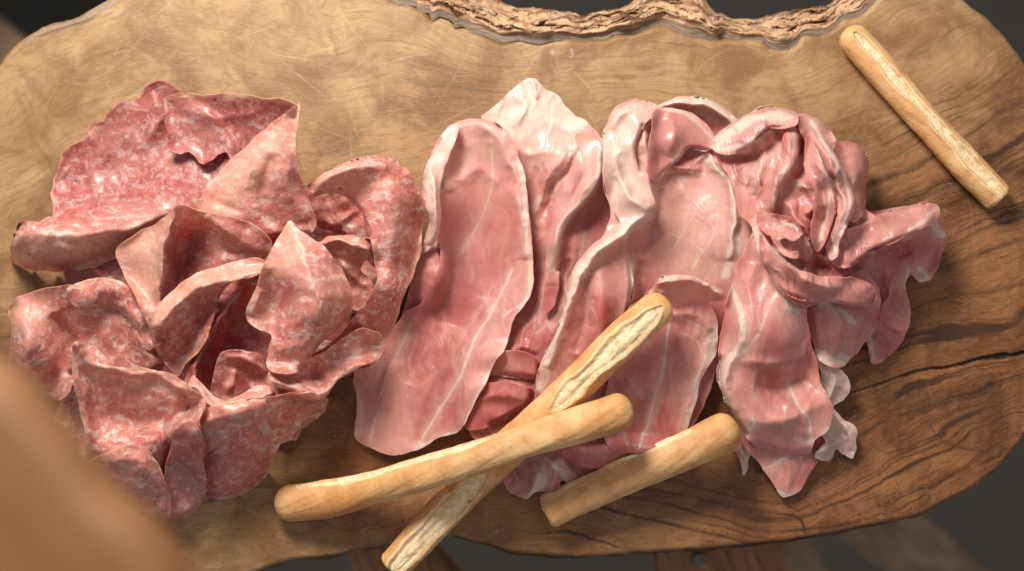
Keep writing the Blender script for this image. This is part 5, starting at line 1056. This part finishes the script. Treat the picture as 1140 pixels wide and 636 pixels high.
# front left standing slice
sal([patch([(79, 386), (84, 380), (96, 386), (102, 400), (122, 408), (150, 410), (176, 413), (196, 420), (214, 432), (228, 446), (222, 470), (228, 496), (226, 520), (229, 545), (222, 560), (208, 572), (188, 578), (168, 572), (150, 556), (128, 546), (112, 534), (100, 524), (96, 505), (94, 480), (88, 455), (82, 425)],
    [(82, 384, 1.5), (100, 402, 1.3), (140, 412, 1.25), (176, 415, 1.2), (214, 436, 1.0), (90, 440, 1.15), (98, 500, .85), (125, 490, .88), (115, 450, .98), (160, 450, 1.02), (150, 480, .80), (130, 512, 1.0), (170, 500, 1.08), (110, 530, .55), (150, 552, .42), (185, 574, .22), (200, 520, .55), (222, 500, .42), (222, 550, .2), (200, 460, .95), (180, 540, .65), (215, 470, .7)],
    ridges=[([(84, 385), (100, 404), (140, 413), (180, 420), (215, 440)], .12, 7, 1), ([(84, 390), (92, 440), (100, 510)], .10, 7), ([(112, 515), (140, 498), (172, 490), (185, 505)], .17, 15), ([(110, 525), (140, 535), (170, 545), (185, 572)], .12, 8), ([(120, 450), (150, 470), (190, 470)], -.10, 15), ([(195, 480), (188, 520), (190, 560)], -.12, 10), ([(160, 430), (190, 450), (200, 490)], .06, 12)],
    folds=[([(112, 534), (128, 546), (150, 556), (168, 572), (188, 578)], 10, .25)], rims=[([(98, 515), (94, 480), (88, 455), (82, 425), (79, 386), (84, 380), (96, 388), (102, 401), (122, 408), (150, 410), (176, 413), (196, 420)], 2.2)],
    lit_tint=[([(84, 390), (105, 405), (180, 416), (215, 436), (150, 432), (100, 425)], .40), ([(108, 515), (150, 508), (150, 535), (115, 532)], .3)], noise=(.04, 36), gap=.08),
    patch([(195, 478), (212, 468), (224, 486), (226, 512), (231, 542), (225, 562), (208, 575), (190, 580), (181, 562), (184, 530), (190, 500)], [(200, 480, .9), (222, 490, .75), (226, 545, .45), (205, 572, .25), (186, 560, .5), (190, 510, .85), (208, 525, .7)], folds=[([(231, 542), (225, 562), (208, 575), (190, 580)], 7, .2)], pale=[([(180, 460), (240, 470), (240, 580), (180, 590)], .5)], noise=(.04, 22), gap=.04),
    patch([(98, 516), (118, 504), (142, 496), (164, 500), (176, 518), (184, 540), (192, 562), (186, 578), (166, 572), (142, 556), (114, 540), (101, 530)], [(100, 520, .85), (142, 498, 1.05), (168, 510, 1.0), (185, 565, .45), (140, 552, .5), (110, 535, .6), (145, 522, 1.02)], ridges=[([(112, 520), (140, 512), (165, 522), (180, 550)], .07, 9)], folds=[([(101, 530), (114, 540), (142, 556), (166, 572), (186, 578)], 8, .2)], rims=[([(98, 516), (118, 504), (142, 496)], 1.5)], lit_tint=[([(100, 510), (150, 500), (150, 540), (105, 535)], .3)], noise=(.03, 24), gap=.04)],
    'broad salami slice standing at the front left of the heap with a pointed upper corner')
# ------------------------------------------------------------------ breadsticks
def breadstick(label, path, rad, groove, seed, ends=('round', 'round'), toast=(), ns=320, nt=88):
    """path: (px, py, z of the centre) ; rad in px ; groove: (angle from straight up in deg, half width deg, s0, s1, depth px) list"""
    P = spline([(p[0], p[1], p[2] * 100) for p in path], False, 2.0)
    s = np.r_[0, np.cumsum(np.linalg.norm(np.diff(P[:, :2], axis=0), axis=1))]; Lp = s[-1]
    # denser stations at the ends
    u = np.linspace(0, 1, ns); u = u - np.sin(2 * math.pi * u) / (2 * math.pi) * 0.6
    C = np.stack([np.interp(u * Lp, s, P[:, k]) for k in range(3)], 1)
    cx, cy = W(C[:, 0], C[:, 1], C[:, 2] / 100)
    C = np.c_[cx, cy, C[:, 2] / 100]
    T = np.gradient(C, axis=0); T /= np.linalg.norm(T, axis=1)[:, None]
    Bv = np.cross(T, [0, 0, 1.0]); Bv /= np.linalg.norm(Bv, axis=1)[:, None]; Nv = np.cross(Bv, T)
    Lu = Lp / 100
    su = u * Lu
    r0 = np.interp(u, np.linspace(0, 1, len(rad)), rad) / 100
    for e, x in ((0, su), (1, Lu - su)):
        if ends[e] == 'round':
            re = r0 * 0.95
            r0 = np.where(x < re, r0 * np.sqrt(np.clip(1 - (1 - x / re) ** 2.3, 0, 1)), r0)
        else:
            r0 = np.where(x < .035, r0 * (0.86 + 0.14 * np.sqrt(np.clip(x / .035, 0, 1))), r0)
    th = np.linspace(0, 2 * math.pi, nt, endpoint=False)
    TH = th[None]; SU = su[:, None]
    cxn = np.cos(TH) * 1.1; cyn = np.sin(TH) * 1.1
    R = r0[:, None] * (1 + 0.09 * fbm(SU * 0.9 + cxn * .6, cyn * .6 + seed, seed, 2) * 2 + 0.022 * fbm(SU * 5 + cxn * 3, cyn * 3 + seed, seed + 3, 3) * 2)
    crumb = np.zeros((ns, nt)); flour = np.zeros((ns, nt))
    for (ga, hw, s0, s1, dep) in groove:
        gc = math.radians(90 + ga) + 0.07 * fbm(SU * 1.5, SU * 0 + seed, seed + 5, 3) * 2
        d = np.abs((TH - gc + math.pi) % (2 * math.pi) - math.pi)
        us = u[:, None]
        taper = np.clip(np.minimum(us - s0, s1 - us) / 0.07, 0, 1) ** .5
        hwr = math.radians(hw) * taper * (0.95 + 0.6 * fbm(SU * 3, SU * 0 + 9 + seed, seed + 6, 3)) + 1e-4
        k = 1 - sstep(0.72, 1.0, d / hwr); k = k * (taper > 0.02)
        rough = fbm(SU * 2.5, TH * 3 + seed, seed + 7, 4)
        lip = np.exp(-((d / hwr - 1.12) / .16) ** 2) * (taper > .02)
        R = R - (dep / 100) * k * (0.8 + 0.55 * rough) + 0.010 * lip
        crumb = np.maximum(crumb, k); flour = np.maximum(flour, lip * .8)
    flour = np.clip(flour + 0.35 * np.clip(fbm(SU * 2, TH, seed + 8, 3) * 2, 0, 1), 0, 1)
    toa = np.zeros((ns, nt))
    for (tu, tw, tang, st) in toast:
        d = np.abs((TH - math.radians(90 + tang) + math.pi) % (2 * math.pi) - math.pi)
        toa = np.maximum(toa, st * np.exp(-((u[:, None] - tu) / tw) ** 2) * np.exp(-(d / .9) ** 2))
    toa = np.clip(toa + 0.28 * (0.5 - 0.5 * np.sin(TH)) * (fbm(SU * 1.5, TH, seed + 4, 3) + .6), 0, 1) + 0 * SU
    # flat underside
    pos = C[:, None] + R[..., None] * (np.cos(TH)[..., None] * Bv[:, None] + np.sin(TH)[..., None] * Nv[:, None] * 0.94)
    V = pos.reshape(-1, 3)
    i = np.arange(ns - 1)[:, None]; j = np.arange(nt)[None]; j2 = (j + 1) % nt
    q = np.stack([(i * nt + j), (i * nt + j2), ((i + 1) * nt + j2), ((i + 1) * nt + j)], -1).reshape(-1, 4)
    # orientation: outward
    # end caps (concentric, rough when broken)
    FF = [q]; VV = [V]; CR = [crumb.ravel()]; FL = [flour.ravel()]; TO = [toa.ravel()]; off = len(V); endq = []
    for e in (0, 1):
        ring0 = np.arange(nt) + (0 if e == 0 else (ns - 1) * nt); base = V[ring0]; cen = C[0 if e == 0 else -1]; Tn = T[0 if e == 0 else -1] * (-1 if e == 0 else 1)
        prev = ring0
        for k in range(1, 7):
            f = 1 - k / 7
            L = cen + (base - cen) * f
            if ends[e] != 'round':
                L = L + Tn * ((0.02 * fbm(np.cos(th) * 3 * f + seed, np.sin(th) * 3 * f + 4 * e, seed + 12, 4) * 2)[:, None])
            idx = np.arange(nt) + off; off += nt
            VV.append(L); c_ = 1.0 if ends[e] != 'round' else 0.0
            CR.append(np.full(nt, c_)); FL.append(np.zeros(nt)); TO.append(np.zeros(nt))
            a, b = prev, idx
            Q = np.stack([a, b, np.roll(b, -1), np.roll(a, -1)], 1)
            if e == 1: Q = Q[:, ::-1]
            FF.append(Q); prev = idx
        VV.append(cen[None] + Tn * (0.02 if ends[e] != 'round' else 0)); CR.append([1.0 if ends[e] != 'round' else 0.0]); FL.append([0]); TO.append([0])
        tri = np.stack([prev, np.full(nt, off), np.roll(prev, -1)], 1)
        if e == 1: tri = tri[:, ::-1]
        endq.append(tri); off += 1
    V = np.vstack(VV); crumb = np.concatenate(CR); FQ = np.vstack(FF); FT = np.vstack(endq)
    co = np.c_[V[:, 0] + seed * 3, V[:, 1], V[:, 2]]
    # normals
    N = np.zeros_like(V)
    fn = np.cross(V[FQ[:, 2]] - V[FQ[:, 0]], V[FQ[:, 3]] - V[FQ[:, 1]])
    for k in range(4): np.add.at(N, FQ[:, k], fn)
    mid = (ns // 2) * nt
    if np.dot(N[mid], V[mid] - C[ns // 2]) < 0:
        N = -N; FQ = FQ[:, ::-1]; FT = FT[:, ::-1]
    N /= np.linalg.norm(N, axis=1)[:, None] + 1e-12
    at = dict(co=co, flour=np.concatenate(FL), toast=np.concatenate(TO))
    root = empty('breadstick', tuple(C[ns // 2]))
    tag(root, label, 'breadstick', 'breadsticks on the board')
    FA = np.vstack([FQ, np.c_[FT, FT[:, 2]]]); istri = np.r_[np.zeros(len(FQ), bool), np.ones(len(FT), bool)]
    m, pieces = split_parts(FA, crumb[FA].mean(1) > 0.5, len(V), 40)
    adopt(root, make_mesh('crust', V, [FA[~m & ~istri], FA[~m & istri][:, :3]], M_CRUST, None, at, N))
    for pc in pieces:
        adopt(root, make_mesh('crumb', V, [FA[pc][~istri[pc]], FA[pc][istri[pc]][:, :3]], M_CRUMB, None, at, N))
    return root

breadstick('split breadstick lying diagonally under the long smooth one, its lower end past the board edge',
    [(436, 632, .20), (470, 596, .25), (520, 544, .36), (580, 487, .56), (640, 430, .84), (700, 372, .98), (743, 333, 1.06)], [16, 19, 20, 19, 19, 20, 17],
    [(-8, 40, -.05, .36, 4.5), (-2, 34, .60, .98, 3.5)], 3, ('broken', 'round'))
breadstick('long smooth breadstick laid across the split one, its left end resting on the board',
    [(306, 560, .20), (330, 559, .22), (380, 553, .38), (450, 533, .66), (520, 513, .86), (600, 487, 1.0), (660, 468, 1.04), (704, 452, 1.06)], [19, 20, 17, 17, 17.5, 17, 19, 20],
    [(60, 14, .06, .62, 1.5)], 8, ('round', 'round'), toast=[(.16, .10, -40, .8), (.02, .04, 60, .5), (.98, .03, 0, .4)])
breadstick('short breadstick with one cut end at the front, below the middle of the ham',
    [(609, 570, .21), (640, 555, .25), (700, 528, .36), (760, 502, .48), (822, 474, .60)], [20, 20, 19, 20, 21],
    [(62, 15, .0, .80, 2)], 14, ('broken', 'round'), toast=[(.97, .05, -20, .4)])
breadstick('breadstick with a torn white seam lying alone at the top right of the board',
    [(941, 33, .18), (965, 60, .17), (1010, 112, .17), (1050, 156, .17), (1085, 194, .17), (1112, 221, .17)], [16, 17.5, 17, 17, 18, 17],
    [(10, 21, .03, 1.05, 4)], 21, ('round', 'broken'), toast=[(.1, .12, -40, .25)])
